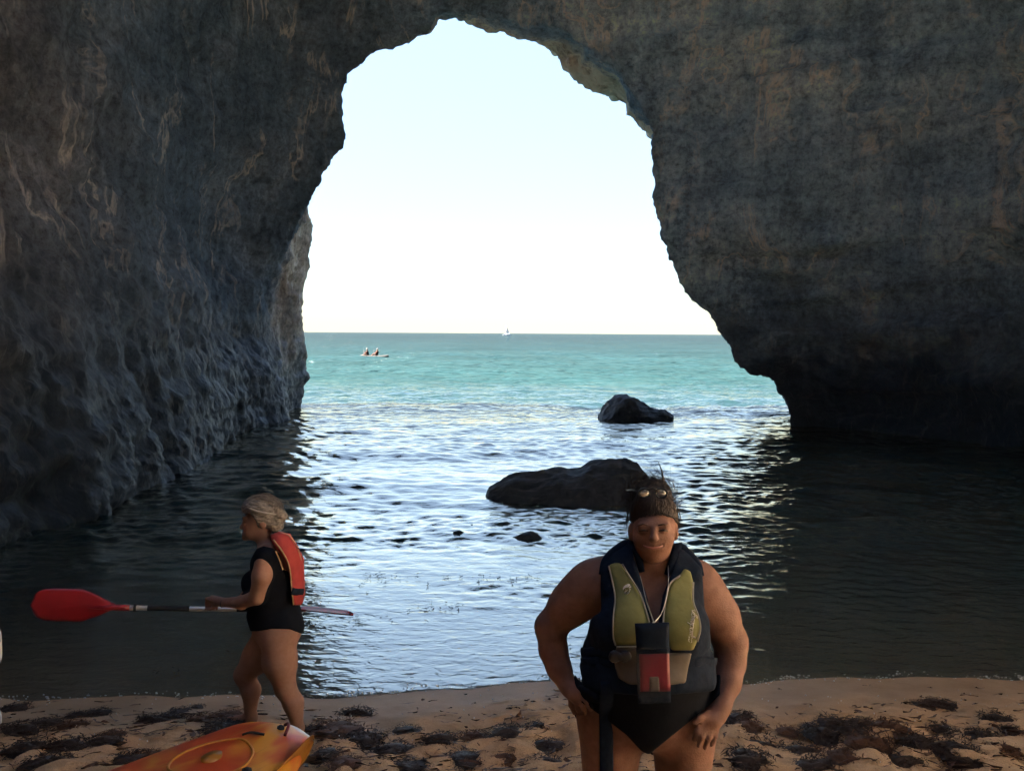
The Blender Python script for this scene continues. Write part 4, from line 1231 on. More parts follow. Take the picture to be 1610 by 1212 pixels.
    for line in ([(1006, 905), (1014, 940), (1022, 965), (1026, 979)], [(1050, 885), (1045, 915), (1035, 950), (1028, 979)]):
        mb = MB(); pts = []
        for k_, (x, y) in enumerate(line):
            q = front_surface(B.F, B, x, y, Yc, 0.004)
            q[1] = min(q[1] - 0.004, yF + 0.05 * (len(line) - 1 - k_)) if k_ else q[1] - 0.003
            if k_ == len(line) - 1:
                q = P(x, y, yF)
            pts.append(q - b2)
        mb.tube(catmull(pts, 16), 0.0045, 6, flat=0.3, swap=True); link("lanyard", mb.mesh("lanyard", PRINT), pr_)
    # ---- sunglasses pushed up on the hair (a thing of its own)
    sg = empty("sunglasses", Q(1026, 779, -0.06), "round mirrored sunglasses pushed up on dark hair", "sunglasses")
    b3 = np.array(sg.location)
    yS = -0.068
    for sx, cx in ((-1, 1013), (1, 1040)):
        c_ = Q(cx, 775, yS) - b3
        mb = MB(); mb.ellipsoid(c_, (0.017, 0.006, 0.0135), 16, 8); link("lens", mb.mesh("lens", LENS), sg)
        ring = [c_ + np.array((0.0195 * math.cos(a), -0.002, 0.016 * math.sin(a))) for a in np.linspace(0, 2 * math.pi, 22)]
        mb = MB(); mb.tube(ring, 0.003, 6, False); link("rim", mb.mesh("rim", FRAME), sg)
        mb = MB(); mb.tube(catmull([c_ + np.array((sx * 0.02, 0, 0.004)), c_ + np.array((sx * 0.036, 0.03, 0.004)), c_ + np.array((sx * 0.044, 0.09, -0.008))], 10), 0.0028, 6); link("temple", mb.mesh("temple", FRAME), sg)
    mb = MB(); mb.tube(catmull([Q(1017, 772, yS) - b3, Q(1024, 768, yS - 0.006) - b3, Q(1029, 768, yS - 0.006) - b3, Q(1036, 772, yS) - b3], 12), 0.003, 6); link("bridge", mb.mesh("bridge", FRAME), sg)


near_woman()


def walking_woman():
    Yc = 5.3
    base = P(425, 1100, Yc); base[2] = float(sand_z(base[0], Yc)) - 0.005
    root = empty("person", base, "grey haired woman in a black swimsuit walking with a kayak paddle", "person")
    Q = lambda x, y, d=0.0: P(x, y, Yc + d)
    lo = np.array((base[0] - 0.50, Yc - 0.36, base[2] - 0.02)); hi = np.array((base[0] + 0.34, Yc + 0.40, base[2] + 1.62))
    T = Field(lo, hi, 0.0075)
    # trunk, turned a little away from the viewer
    T.ell(Q(430, 885, 0.0), (0.135, 0.165, 0.12), 0.05)
    T.ell(Q(430, 925, 0.0), (0.155, 0.155, 0.16), 0.06)
    T.ell(Q(400, 915, 0.05), (0.075, 0.11, 0.075), 0.05)
    T.ell(Q(431, 965, 0.0), (0.165, 0.165, 0.12), 0.06)
    T.ell(Q(436, 990, 0.0), (0.155, 0.17, 0.10), 0.05)
    T.ell(Q(452, 985, -0.07), (0.095, 0.10, 0.105), 0.04)
    T.ell(Q(452, 985, 0.07), (0.095, 0.10, 0.105), 0.04)
    T.cone(Q(420, 872, -0.13), Q(425, 872, 0.14), 0.062, 0.062, 0.05)
    T.cone(Q(424, 862, 0.0), Q(421, 872, -0.12), 0.05, 0.05, 0.05)
    torso = T.F.copy()
    B = T
    B.cone(Q(424, 872, 0.0), Q(414, 838, 0.0), 0.056, 0.052, 0.03)
    # legs: rear leg nearer the viewer carries the weight, the other swings forward
    gz = lambda x, y: float(sand_z(x, y))
    # weight-bearing leg
    kn = Q(449, 1082, -0.08); an = Q(467, 1148, -0.06)
    an[2] = gz(an[0], an[1]) + 0.075
    B.chain([Q(438, 1000, -0.08), Q(440, 1040, -0.085), kn], [0.115, 0.105, 0.066], 0.04)
    cf = kn * 0.58 + an * 0.42 + np.array((0.02, 0, 0))
    B.chain([kn, cf, an], [0.062, 0.063, 0.042], 0.03)
    B.cone(an + np.array((0.015, 0, -0.035)), an + np.array((-0.13, 0.03, -0.05)), 0.036, 0.024, 0.03)
    # forward leg
    kn2 = Q(384, 1060, 0.08); an2 = Q(394, 1134, 0.09)
    an2[2] = gz(an2[0], an2[1]) + 0.085
    B.chain([Q(424, 1000, 0.08), Q(406, 1032, 0.08), kn2], [0.112, 0.10, 0.066], 0.04)
    cf2 = kn2 * 0.58 + an2 * 0.42 + np.array((0.028, 0, 0))
    B.chain([kn2, cf2, an2], [0.062, 0.060, 0.040], 0.03)
    B.cone(an2 + np.array((0.015, 0, -0.04)), an2 + np.array((-0.14, 0.0, -0.055)), 0.036, 0.024, 0.03)
    # near arm reaching forward to the shaft
    B.chain([Q(416, 876, -0.165), Q(412, 905, -0.20), Q(404, 938, -0.17)], [0.060, 0.058, 0.046], 0.03)
    B.chain([Q(404, 938, -0.17), Q(380, 947, -0.09), Q(352, 947, 0.02)], [0.047, 0.042, 0.029], 0.025)
    B.cone(Q(352, 947, 0.02), Q(337, 944, 0.065), 0.028, 0.027, 0.015)
    B.cone(Q(346, 945, 0.03), Q(334, 941, 0.06), 0.024, 0.024, 0.015)
    for k, (fx, z0) in enumerate(((344, 0), (338.5, -1), (333, -1), (328, 0))):
        finger(B, [Q(fx, 940 + 0.3 * k, 0.06), Q(fx - 3, 941, 0.098), Q(fx - 4, 949, 0.115), Q(fx - 3, 957, 0.10)], 0.0115, 0.009)
    finger(B, [Q(342, 951, 0.05), Q(331, 957, 0.055), Q(323, 957, 0.07)], 0.012, 0.0095)
    # far arm, its hand on the shaft in front of the belly
    B.chain([Q(424, 878, 0.16), Q(404, 912, 0.22), Q(388, 940, 0.22)], [0.058, 0.054, 0.046], 0.03)
    B.chain([Q(388, 940, 0.22), Q(396, 946, 0.16), Q(402, 950, 0.12)], [0.045, 0.04, 0.03], 0.025)
    B.cone(Q(402, 950, 0.12), Q(404, 953, 0.095), 0.030, 0.032, 0.015)
    bv, bf = surface_nets(B, B.F, 1)
    # head in profile towards the picture's left
    hb = Q(410, 820, 0.0)
    H = Field(hb - np.array((0.17, 0.12, 0.19)), hb + np.array((0.17, 0.12, 0.17)), 0.005)
    H.ell(Q(414, 811, 0.0), (0.098, 0.076, 0.095), 0.02)
    H.ell(Q(400, 826, 0.0), (0.064, 0.062, 0.075), 0.03)
    H.ell(Q(397, 838, 0.0), (0.055, 0.052, 0.045), 0.03)
    H.ell(Q(386, 845, 0.0), (0.022, 0.024, 0.02), 0.02)
    H.cone(Q(384, 821, 0.0), Q(380, 829, 0.0), 0.010, 0.014, 0.014)
    H.cone(Q(385, 815, -0.035), Q(385, 815, 0.035), 0.014, 0.014, 0.02)
    H.ell(Q(384, 838, 0.0), (0.013, 0.022, 0.012), 0.012)
    H.ell(Q(385, 821.5, -0.036), (0.012, 0.014, 0.009), 0.01, 'sub')
    H.ell(Q(385, 821.5, 0.036), (0.012, 0.014, 0.009), 0.01, 'sub')
    H.ell(Q(413, 824, -0.076), (0.024, 0.010, 0.031), 0.012)
    H.cone(Q(424, 876, 0.0), Q(413, 838, 0.0), 0.056, 0.052, 0.03)
    hv, hf = surface_nets(H, H.F, 1)
    link("body", mesh_np("body", np.vstack([bv, hv]) - base, np.vstack([bf, hf + len(bv)]), SKIN_B), root)
    # hair
    HF = Field(hb - np.array((0.2, 0.15, 0.12)), hb + np.array((0.24, 0.15, 0.24)), 0.0055)
    HF.ell(Q(414, 806, 0.0), (0.118, 0.094, 0.108), 0.02)
    HF.ell(Q(404, 796, 0.0), (0.095, 0.08, 0.07), 0.03)
    HF.ell(Q(443, 811, 0.0), (0.035, 0.045, 0.04), 0.02)
    HF.ell(Q(434, 824, 0.0), (0.05, 0.06, 0.05), 0.03)
    X, Y_, Z = HF.axes()
    px, py = to_px(*np.broadcast_arrays(X, Y_, Z))
    Z0 = 0 * X + 0 * Y_ + 0 * Z
    bump = (0.005 * fbm(X * 20 + Z0, Y_ * 30 + Z0, Z * 55 + Z0, 3, 17)).astype(np.float32)
    cut = poly_sd(px, py, [(340, 808), (392, 806), (402, 818), (406, 834), (424, 838), (432, 846), (430, 900), (340, 900)]) / 245.0
    Fh = smax(HF.F + bump, -cut.astype(np.float32), 0.01)
    hair = net_obj("hair", HF, Fh, GREY_HAIR, root, base, 1)
    hc = Q(414, 806, 0.0)

    def fly(rg, i):
        a = rg.uniform(-0.5, 2.9)
        d = np.array((math.cos(a), rg.uniform(-0.8, 0.8), math.sin(a))); d /= np.linalg.norm(d)
        p = hc + d * np.array((0.116, 0.092, 0.107))
        side = np.cross(d, (0, 1, 0)) * rg.choice((-1, 1))
        ln = rg.uniform(0.01, 0.035)
        return [p - side * 0.05 - d * 0.012, p, p + d * ln * 0.5 + side * ln, p + d * ln * 0.3 + side * ln * 2 + rg.normal(0, 0.006, 3)]
    noisy_strands(620, 6, fly, GREY_HAIR, "hair_strands", hair, base, 0.0022)["kind"] = "stuff"
    # hair band
    mb = MB(); ring = []
    for a in np.linspace(0, 2 * math.pi, 40):
        ring.append(hc + np.array((0.113 * math.cos(a), 0.096 * math.sin(a), 0.028 - 0.03 * math.cos(a))) - base)
    mb.tube(ring, 0.008, 6, False, flat=0.5, swap=True)
    link("hair_band", mb.mesh("hair_band", PIPING), hair)
    # swimsuit
    X, Y_, Z = T.axes()
    PX, PY = to_px(*np.broadcast_arrays(X, Y_, Z))
    suit = poly_sd(PX, PY, [(404, 862), (414, 858), (432, 862), (440, 872), (446, 895), (470, 905), (484, 950), (482, 988), (474, 996), (455, 989), (428, 988), (404, 992), (384, 992), (380, 950), (378, 900), (392, 880)]) / 245.0
    Fs = smax(np.minimum(torso, B.F + 0.0) - 0.008, suit.astype(np.float32), 0.008)
    Fs = np.maximum(Fs, torso - 0.03)
    net_obj("swimsuit", T, Fs, BLACK_CLOTH, root, base, 1)
    # red vest pushed back over the shoulders
    vr = poly_sd(PX, PY, [(424, 840), (440, 834), (456, 840), (470, 860), (478, 890), (480, 940), (477, 951), (462, 951), (458, 925), (452, 890), (441, 870), (428, 854)]) / 245.0
    vb = (poly_sd(PX, PY, [(420, 838), (456, 838), (480, 880), (480, 951), (440, 951), (430, 880)]) / 245.0)
    VF = Field(lo, hi, 0.0075); VF.F = torso.copy()
    VF.ell(Q(446, 880, 0.0), (0.115, 0.165, 0.165), 0.05)
    VF.ell(Q(452, 925, 0.0), (0.10, 0.165, 0.14), 0.05)
    VF.cone(Q(438, 858, -0.10), Q(438, 858, 0.10), 0.075, 0.075, 0.05)
    reg = np.where(Y_ > Yc + 0.02, vb, vr)
    wob = (0.006 * fbm(X * 16 + 0 * Y_ + 0 * Z, Y_ * 16 + 0 * X + 0 * Z, Z * 16 + 0 * X + 0 * Y_, 2, 28)).astype(np.float32)
    Fv = smax(VF.F - 0.014 + wob, reg.astype(np.float32), 0.02)
    vest = net_obj("red_vest", VF, Fv, RED_VEST, root, base, 1)
    S = lambda x, y, e=0.016: front_surface(VF.F, VF, x, y, Yc, e) - base + np.array((0, -0.004, 0))
    for line in ([(441, 837), (456, 843), (468, 862), (474, 880)], [(430, 848), (444, 866), (455, 890), (459, 925), (462, 950)]):
        mb = MB(); mb.tube(catmull([S(x, y) for x, y in line], 22), 0.007, 6, flat=0.6); link("trim", mb.mesh("trim", TAN_TRIM), vest)
    mb = MB(); mb.tube(catmull([S(459, 929), S(468, 930), S(477, 930)], 10), 0.022, 8, flat=0.3, swap=True); link("waist_strap", mb.mesh("waist_strap", NAVY), vest)
    mb = MB(); mb.tube(catmull([S(434, 866, 0.02), S(440, 880, 0.02), S(445, 895, 0.02)], 10), 0.009, 6, flat=0.4); link("shoulder_strap", mb.mesh("shoulder_strap", TAN_TRIM), vest)
    mb = MB(); wr = Q(352, 947, 0.02) - base
    ring = [wr + 0.031 * (math.cos(a) * np.array((0.35, 0.94, 0)) * 0 + math.cos(a) * np.array((0.3, 0.2, 0.93)) + math.sin(a) * np.array((0.35, 0.9, -0.3))) for a in np.linspace(0, 2 * math.pi, 20)]
    mb.tube(ring, 0.004, 5, False); link("bracelet", mb.mesh("bracelet", FRAME), root)


walking_woman()


# ------------------------------------------------------------------ paddles
def plastic(name, c, c2, rough=0.38, scuff=0.0):
    return simple_mat(name, c, rough=rough, color2=c2, nscale=6.0, bump=0.08, bscale=50, spec=0.5)


PAD_RED = plastic("red_paddle_plastic", (0.24, 0.007, 0.014), (0.19, 0.006, 0.012))
PAD_AMBER = plastic("amber_paddle_plastic", (0.36, 0.155, 0.014), (0.29, 0.115, 0.01))
PAD_WHITE = plastic("white_plastic", (0.72, 0.73, 0.72), (0.60, 0.61, 0.60))
ALU = simple_mat("aluminium_shaft", (0.62, 0.60, 0.56), rough=0.35, metallic=0.7, noise=0.1, nscale=12)
GRIP = simple_mat("black_grip", (0.02, 0.02, 0.022), rough=0.7, noise=0.1)


def blade_mesh(name, mat, L=0.50, W=0.215, cup=0.03, square=0.55):
    """spoon blade along +x from the neck (x=0) to the tip, wide along z, cupped along y"""
    nx, nz = 26, 12
    out = [np.array([]), ]
    vs = []
    for side in (-1, 1):
        for i in range(nx + 1):
            t = i / nx
            w = 0.5 * W * (min(1, 0.13 + 1.02 * (math.sin(min(t / 0.62, 1) * math.pi / 2)) ** 1.1)) * ((1 - max(0, (t - 0.72) / 0.28) ** (2.6 + square)) ** 0.5 if t < 1 else 0.0)
            w = max(w, 0.004)
            skew = 0.018 * t
            for j in range(nz + 1):
                s_ = 2 * j / nz - 1
                th = 0.0035 + 0.009 * math.exp(-(s_ / 0.22) ** 2) * (1 - t) ** 0.7
                th *= (1 - 0.75 * abs(s_) ** 6)
                y = cup * (-(s_ ** 2) * 0.6 + 1.2 * t * t) + side * th * 0.5
                vs.append((L * t, y, w * s_ + skew))
    m = nz + 1; o = (nx + 1) * m; fs = []
    for i in range(nx):
        for j in range(nz):
            k = i * m + j
            fs.append((k, k + 1, k + m + 1, k + m)); fs.append((o + k, o + k + m, o + k + m + 1, o + k + 1))
    for i in range(nx):
        fs.append((i * m, (i + 1) * m, o + (i + 1) * m, o + i * m)); fs.append((i * m + nz, o + i * m + nz, o + (i + 1) * m + nz, (i + 1) * m + nz))
    for j in range(nz):
        fs.append((j, o + j, o + j + 1, j + 1)); k = nx * m + j; fs.append((k, k + 1, o + k + 1, o + k))
    return mesh_np(name, np.array(vs), fs, mat)


def paddle(a, b, roll_a, roll_b, mat, label, La=0.5, Lb=0.5, grips=((0.30, 0.44), (0.60, 0.74)), metal=True):
    """double-bladed paddle from blade tip a to blade tip b; rolls turn each blade about the shaft"""
    a = np.asarray(a, float); b = np.asarray(b, float)
    ax = (b - a); Lt = np.linalg.norm(ax); ax /= Lt
    root = empty("kayak_paddle", a * 0.5 + b * 0.5, label, "paddle")
    c = a * 0.5 + b * 0.5
    p0 = a + ax * (La - 0.04) - c; p1 = b - ax * (Lb - 0.04) - c
    mb = MB(); mb.tube([p0 + (p1 - p0) * t for t in np.linspace(0, 1, 6)], 0.0165, 12); link("shaft", mb.mesh("shaft", ALU if metal else mat), root)
    for g0, g1 in grips:
        mb = MB(); q0 = a - c + ax * Lt * g0; q1 = a - c + ax * Lt * g1
        mb.tube([q0 + (q1 - q0) * t for t in np.linspace(0, 1, 4)], 0.0185, 12); link("grip", mb.mesh("grip", GRIP), root)
    for end, dirn, roll, L in ((a, -ax, roll_a, La), (b, ax, roll_b, Lb)):
        neck = end - dirn * L - c
        up = np.array((0, 0, 1.0)); up = up - dirn * (up @ dirn); up /= np.linalg.norm(up)
        sd = np.cross(up, dirn)
        zz = math.cos(roll) * up + math.sin(roll) * sd
        yy = np.cross(zz, dirn)
        bl = link("blade", blade_mesh("blade", mat, L), root)
        M = Matrix.Identity(4)
        for i in range(3):
            M[i][0] = dirn[i]; M[i][1] = yy[i]; M[i][2] = zz[i]; M[i][3] = neck[i]
        bl.matrix_local = M
        mb = MB(); mb.tube([neck - dirn * 0.09, neck - dirn * 0.02, neck + dirn * 0.06, neck + dirn * 0.18], [0.021, 0.021, 0.016, 0.008], 10); link("blade_socket", mb.mesh("blade_socket", mat), root)
        mb = MB(); mb.tube([neck - dirn * 0.13, neck - dirn * 0.115], 0.026, 12); link("drip_ring", mb.mesh("drip_ring", GRIP), root)
    return root


_pa = P(50, 953, 5.22); _pb = P(556, 960, 5.62)
_d = _pb - _pa
paddle(_pa, _pb, 0.0, math.radians(101), PAD_RED, "red bladed kayak paddle carried level by the grey haired woman", grips=((0.343, 0.472), (0.62, 0.74)))


# ------------------------------------------------------------------ kayaks on the sand
def kayak_material(name, cols, white_len):
    """roto-moulded plastic with swirled colour and a scuffed white nose (x runs from the nose tip aft)"""
    m, nt, out = new_mat(name)
    L = nt.links.new
    b = nd(nt, "ShaderNodeBsdfPrincipled", i_Roughness=0.42)
    tc = nd(nt, "ShaderNodeTexCoord")
    mp = nd(nt, "ShaderNodeMapping"); mp.inputs["Scale"].default_value = (1.5, 2.6, 1.0); L(tc.outputs["Object"], mp.inputs[0])
    n = nd(nt, "ShaderNodeTexNoise", i_Scale=1.7, i_Detail=2.0, i_Distortion=0.8); L(mp.outputs[0], n.inputs["Vector"])
    r = ramp(nt, [(0.44, cols[0]), (0.53, cols[1]), (0.64, cols[2])]); L(n.outputs["Fac"], r.inputs[0])
    sp = nd(nt, "ShaderNodeSeparateXYZ"); L(tc.outputs["Object"], sp.inputs[0])
    n2 = nd(nt, "ShaderNodeTexNoise", i_Scale=7.0, i_Detail=5.0); L(tc.outputs["Object"], n2.inputs["Vector"])
    ma = nd(nt, "ShaderNodeMath", operation='MULTIPLY_ADD'); ma.inputs[1].default_value = 0.10; L(n2.outputs["Fac"], ma.inputs[0]); L(sp.outputs[0], ma.inputs[2])
    mr = nd(nt, "ShaderNodeMapRange"); mr.inputs[1].default_value = white_len + 0.03; mr.inputs[2].default_value = white_len + 0.075; L(ma.outputs[0], mr.inputs[0])
    mx = nd(nt, "ShaderNodeMix", data_type='RGBA'); L(mr.outputs[0], mx.inputs[0]); L(r.outputs[0], mx.inputs[7])
    n3 = nd(nt, "ShaderNodeTexNoise", i_Scale=24.0, i_Detail=8.0, i_Roughness=0.75); L(tc.outputs["Object"], n3.inputs["Vector"])
    rw = ramp(nt, [(0.35, (0.34, 0.34, 0.33)), (0.55, (0.66, 0.66, 0.65)), (0.7, (0.78, 0.78, 0.77))]); L(n3.outputs["Fac"], rw.inputs[0])
    L(rw.outputs[0], mx.inputs[6])
    # scratches and grime
    mp2 = nd(nt, "ShaderNodeMapping"); mp2.inputs["Scale"].default_value = (3, 60, 20); mp2.inputs["Rotation"].default_value = (0, 0, 0.5); L(tc.outputs["Object"], mp2.inputs[0])
    n4 = nd(nt, "ShaderNodeTexNoise", i_Scale=1.0, i_Detail=6.0); L(mp2.outputs[0], n4.inputs["Vector"])
    rs = ramp(nt, [(0.28, 0.72), (0.42, 1.0)]); L(n4.outputs["Fac"], rs.inputs[0])
    mm = nd(nt, "ShaderNodeMix", data_type='RGBA', blend_type='MULTIPLY'); mm.inputs[0].default_value = 0.6; L(mx.outputs[2], mm.inputs[6]); L(rs.outputs[0], mm.inputs[7])
    L(mm.outputs[2], b.inputs["Base Color"])
    bp = nd(nt, "ShaderNodeBump", i_Strength=0.12, i_Distance=0.01); L(n3.outputs["Fac"], bp.inputs["Height"]); L(bp.outputs[0], b.inputs["Normal"])
    L(b.outputs[0], out.inputs[0])
    return m


def hull_half_width(t, W):
    return 0.5 * W * min(1.0, (1 - (1 - min(t / 0.36, 1)) ** 2.3)) ** 0.62 * (1 - max(0, (t - 0.7) / 0.3) ** 2.4 * 0.86)


def kayak_hull(name, mat, L=3.4, W=0.76, H=0.30):
    nx, na = 90, 40
    vs = []
    for i in range(nx + 1):
        t = i / nx
        t = t ** 1.5 if t < 0.5 else 0.5 ** 1.5 + (t - 0.5) / 0.5 * (1 - 0.5 ** 1.5)
        x = L * t
        w = max(hull_half_width(t, W), 0.012)
        rock = 0.20 * max(0, 1 - t / 0.34) ** 2.0 + 0.10 * max(0, (t - 0.75) / 0.25) ** 2
        h = H * (0.25 + 0.75 * min(1, t / 0.06) ** 0.5)
        deck = rock * 0.55 + H - 0.17 * max(0, 1 - t / 0.10) ** 2
        keel = rock
        for k in range(na):
            a = 2 * math.pi * k / na
            ca, sa = math.cos(a), math.sin(a)
            y = w * math.copysign(abs(ca) ** 0.72, ca)
            mid = deck * 0.70 + keel * 0.30
            if sa >= 0:
                z = mid + (deck - mid) * sa ** 0.7
                # cockpit well
                if t > 0.34 and t < 0.80:
                    q = math.sin(math.pi * (t - 0.34) / 0.46) ** 0.4
                    z -= 0.14 * q * max(0, 1 - (abs(y) / (0.72 * w)) ** 4)
                else:
                    z += 0.012 * math.exp(-((abs(y) - 0.0) / (0.2 * w + 1e-4)) ** 2)
            else:
                z = mid + (mid - keel) * -(abs(sa) ** 0.8)
            vs.append((x, y, z))
    fs = []
    for i in range(nx):
        for k in range(na):
            k2 = (k + 1) % na
            fs.append((i * na + k, (i + 1) * na + k, (i + 1) * na + k2, i * na + k2))
    fs.append(tuple(range(na))); fs.append(tuple(range((nx + 1) * na - 1, nx * na - 1, -1)))
    return mesh_np(name, np.array(vs), fs, mat)


def deck_z(x, y, L=3.4, W=0.76, H=0.30):
    t = x / L
    w = max(hull_half_width(t, W), 0.012)
    rock = 0.20 * max(0, 1 - t / 0.34) ** 2.0
    deck = rock * 0.55 + H - 0.17 * max(0, 1 - t / 0.10) ** 2; mid = deck * 0.70 + rock * 0.30
    c = min(1, (abs(y) / w)) ** (1 / 0.72)
    return mid + (deck - mid) * max(0, 1 - c * c) ** 0.35 + 0.012 * math.exp(-(abs(y) / (0.2 * w)) ** 2)


def kayak(nose, heading, label, mat, lip_col, details=True, tilt=0.0, **kw):
    """nose: world xy of the tip; heading: angle from the nose aft"""
    L = kw.get("L", 3.4)
    mid = np.array((nose[0] + math.cos(heading) * 1.2, nose[1] + math.sin(heading) * 1.2))
    z0 = float(sand_z(nose[0] + math.cos(heading) * 0.7, nose[1] + math.sin(heading) * 0.7)); z1 = float(sand_z(nose[0] + math.cos(heading) * 3.0, nose[1] + math.sin(heading) * 3.0))
    pitch = -math.atan2(z1 - z0, 2.3)
    root = empty("kayak", (nose[0], nose[1], z0 - (z1 - z0) / 2.3 * 0.7 - 0.03), label, "kayak")
    root.rotation_euler = (tilt, pitch, heading)
    hull = link("hull", kayak_hull("hull", mat, **kw), root)
    if not details:
        return root
    # raised oval hatch with rim, centre plate, drain plugs, toggle
    hx, hy, ra, rb = 0.66, 0.02, 0.20, 0.17
    rim = [(hx + ra * math.cos(a), hy + rb * math.sin(a)) for a in np.linspace(0, 2 * math.pi, 48)]
    mb = MB(); mb.tube([(x, y, deck_z(x, y) + 0.002) for x, y in rim], 0.007, 6, False); hatch = link("hatch", mb.mesh("hatch", lip_col), root)
    mb = MB(); vs = [(hx, hy, deck_z(hx, hy) + 0.014)]
    pts = [(hx + 0.055 * math.cos(a), hy + 0.036 * math.sin(a)) for a in np.linspace(0, 2 * math.pi, 24, endpoint=False)]
    vs += [(x, y, deck_z(x, y) + 0.012) for x, y in pts] + [(x * 1.0, y, deck_z(x, y) - 0.01) for x, y in pts]
    mb.add(vs, [(0, 1 + i, 1 + (i + 1) % 24) for i in range(24)] + [(1 + i, 25 + i, 25 + (i + 1) % 24, 1 + (i + 1) % 24) for i in range(24)])
    link("badge", mb.mesh("badge", PAD_AMBER), hatch)
    for (x, y, r) in ((0.63, 0.225, 0.022), (0.25, 0.05, 0.018)):
        mb = MB(); z = deck_z(x, y)
        mb.tube([(x, y, z - 0.02), (x, y, z + 0.012)], [r * 1.15, r], 14); mb.ellipsoid((x, y, z + 0.012), (r * 0.7, r * 0.7, 0.008), 12, 6)
        link("drain_plug", mb.mesh("drain_plug", GRIP), root)
    mb = MB(); mb.tube(catmull([(0.30, 0.13, deck_z(0.30, 0.13) + 0.006), (0.26, 0.11, deck_z(0.26, 0.11) + 0.03), (0.22, 0.07, deck_z(0.22, 0.07) + 0.03), (0.20, 0.03, deck_z(0.20, 0.03) + 0.006)], 14), 0.008, 7)
    link("carry_handle", mb.mesh("carry_handle", simple_mat("maroon_cord", (0.12, 0.01, 0.02), rough=0.7, noise=0.2)), root)
    mb = MB(); mb.tube(catmull([(0.42, -0.04, deck_z(0.42, -0.04) + 0.004), (0.40, 0.0, deck_z(0.40, 0.0) + 0.012), (0.36, 0.05, deck_z(0.36, 0.05) + 0.004)], 10), 0.006, 6)
    link("pad_eye", mb.mesh("pad_eye", GRIP), root)
    return root


KAYAK_MAT = kayak_material("orange_yellow_hull", ((0.66, 0.30, 0.035), (0.60, 0.15, 0.028), (0.54, 0.075, 0.02)), 0.14)
KAYAK_RIM = simple_mat("yellow_hatch_rim", (0.55, 0.24, 0.04), rough=0.4, noise=0.1)
KAYAK_MAT2 = kayak_material("white_hull", ((0.70, 0.70, 0.69), (0.66, 0.66, 0.65), (0.6, 0.6, 0.59)), 0.10)
kayak((-1.12, 4.33), math.radians(180 + 60), "orange and yellow kayak with a white nose lying on the sand", KAYAK_MAT, KAYAK_RIM)
kayak((-3.19, 5.02), math.radians(180 + 8), "white kayak nose at the left edge of the beach", KAYAK_MAT2, PAD_WHITE, False)
paddle(P(497, 1172, 4.05), P(170, 1450, 3.1), math.radians(-25), math.radians(-25), PAD_AMBER, "amber yellow paddle blade leaning beside the orange kayak", metal=False)
paddle(P(-17, 978, 4.75), P(-70, 1560, 4.35), 0.3, 0.3, PAD_WHITE, "white paddle standing upright at the left edge of the beach", La=0.36, Lb=0.36, metal=False)


# ------------------------------------------------------------------ rocks in the water
def rock(name, outline, Y, depth, label, group=None, seed=0, amp=0.06, base_py=None):
    """boulder whose skyline follows the given photo points at distance Y; real depth along Y"""
    pts = np.array([P(x, y, Y) for x, y in outline])
    xs = np.linspace(pts[0, 0], pts[-1, 0], 90)
    top = np.interp(xs, pts[:, 0], pts[:, 2])
    ctr = np.array((0.5 * (xs[0] + xs[-1]), Y, 0.0))
    ny = 50
    vs = np.zeros((ny, 90, 3))
    for j in range(ny):
        s_ = -1.15 + 2.3 * j / (ny - 1)
        prof = max(0.0, 1 - abs(s_) ** 2.2)
        g = prof ** 0.55
        for_ = 1 - 0.16 * (1 - prof)
        vs[j, :, 0] = ctr[0] + (xs - ctr[0]) * for_
        vs[j, :, 1] = Y + s_ * depth * 0.5 * (0.55 + 0.45 * np.sin(np.linspace(0.15, math.pi - 0.15, 90)))
        vs[j, :, 2] = (top + 0.5) * g - 0.5
    x, y, z = vs[..., 0], vs[..., 1], vs[..., 2]
    n = fbm(x * 1.6, y * 1.6, z * 1.6, 4, 200 + seed, 0.55) + 0.6 * fbm(x * 0.8, y * 3.0, z * 4.0, 3, 220 + seed, 0.55, ridged=True)
    vs[..., 2] += amp * n * smoothstep(0.0, 0.25, z + 0.3)
    vs[..., 1] += amp * 1.2 * fbm(x * 2, y * 2, z * 2 + 4, 3, 240 + seed)
    o = link(name, mesh_np(name, (vs - ctr).reshape(-1, 3), grid_faces(ny, 90), MAT_BOULDER), None, ctr, label, "rock", group)
    return o


rock("sea_rock", [(762, 786), (768, 768), (790, 755), (810, 748), (838, 746), (872, 738), (884, 736), (898, 740), (912, 737), (925, 732), (950, 727), (975, 727), (995, 729), (1010, 738), (1025, 756), (1040, 790)], 14.2, 1.9,
     "long low dark rock in the water behind the woman in the vest", seed=1, amp=0.06)
rock("sea_rock", [(940, 660), (945, 645), (955, 630), (968, 623), (982, 623), (995, 629), (1006, 636), (1020, 640), (1040, 646), (1058, 657)], 26.5, 2.2,
     "humped dark rock in the arch mouth near the right side", seed=2, amp=0.09)
rock("awash_rock", [(707, 846), (713, 835), (722, 832), (730, 836), (739, 846)], 11.4, 0.35, "left one of two small rocks just breaking the surface", seed=3, amp=0.015)
rock("awash_rock", [(731, 836), (737, 829), (742, 826), (748, 830), (757, 836)], 11.9, 0.30, "small pointed rock tip showing just behind another small rock", seed=4, amp=0.012)
rock("awash_rock", [(796, 850), (808, 844), (822, 838), (834, 836), (845, 841), (854, 850)], 11.2, 0.45, "rounded small rock just breaking the surface near the long rock", seed=5, amp=0.015)


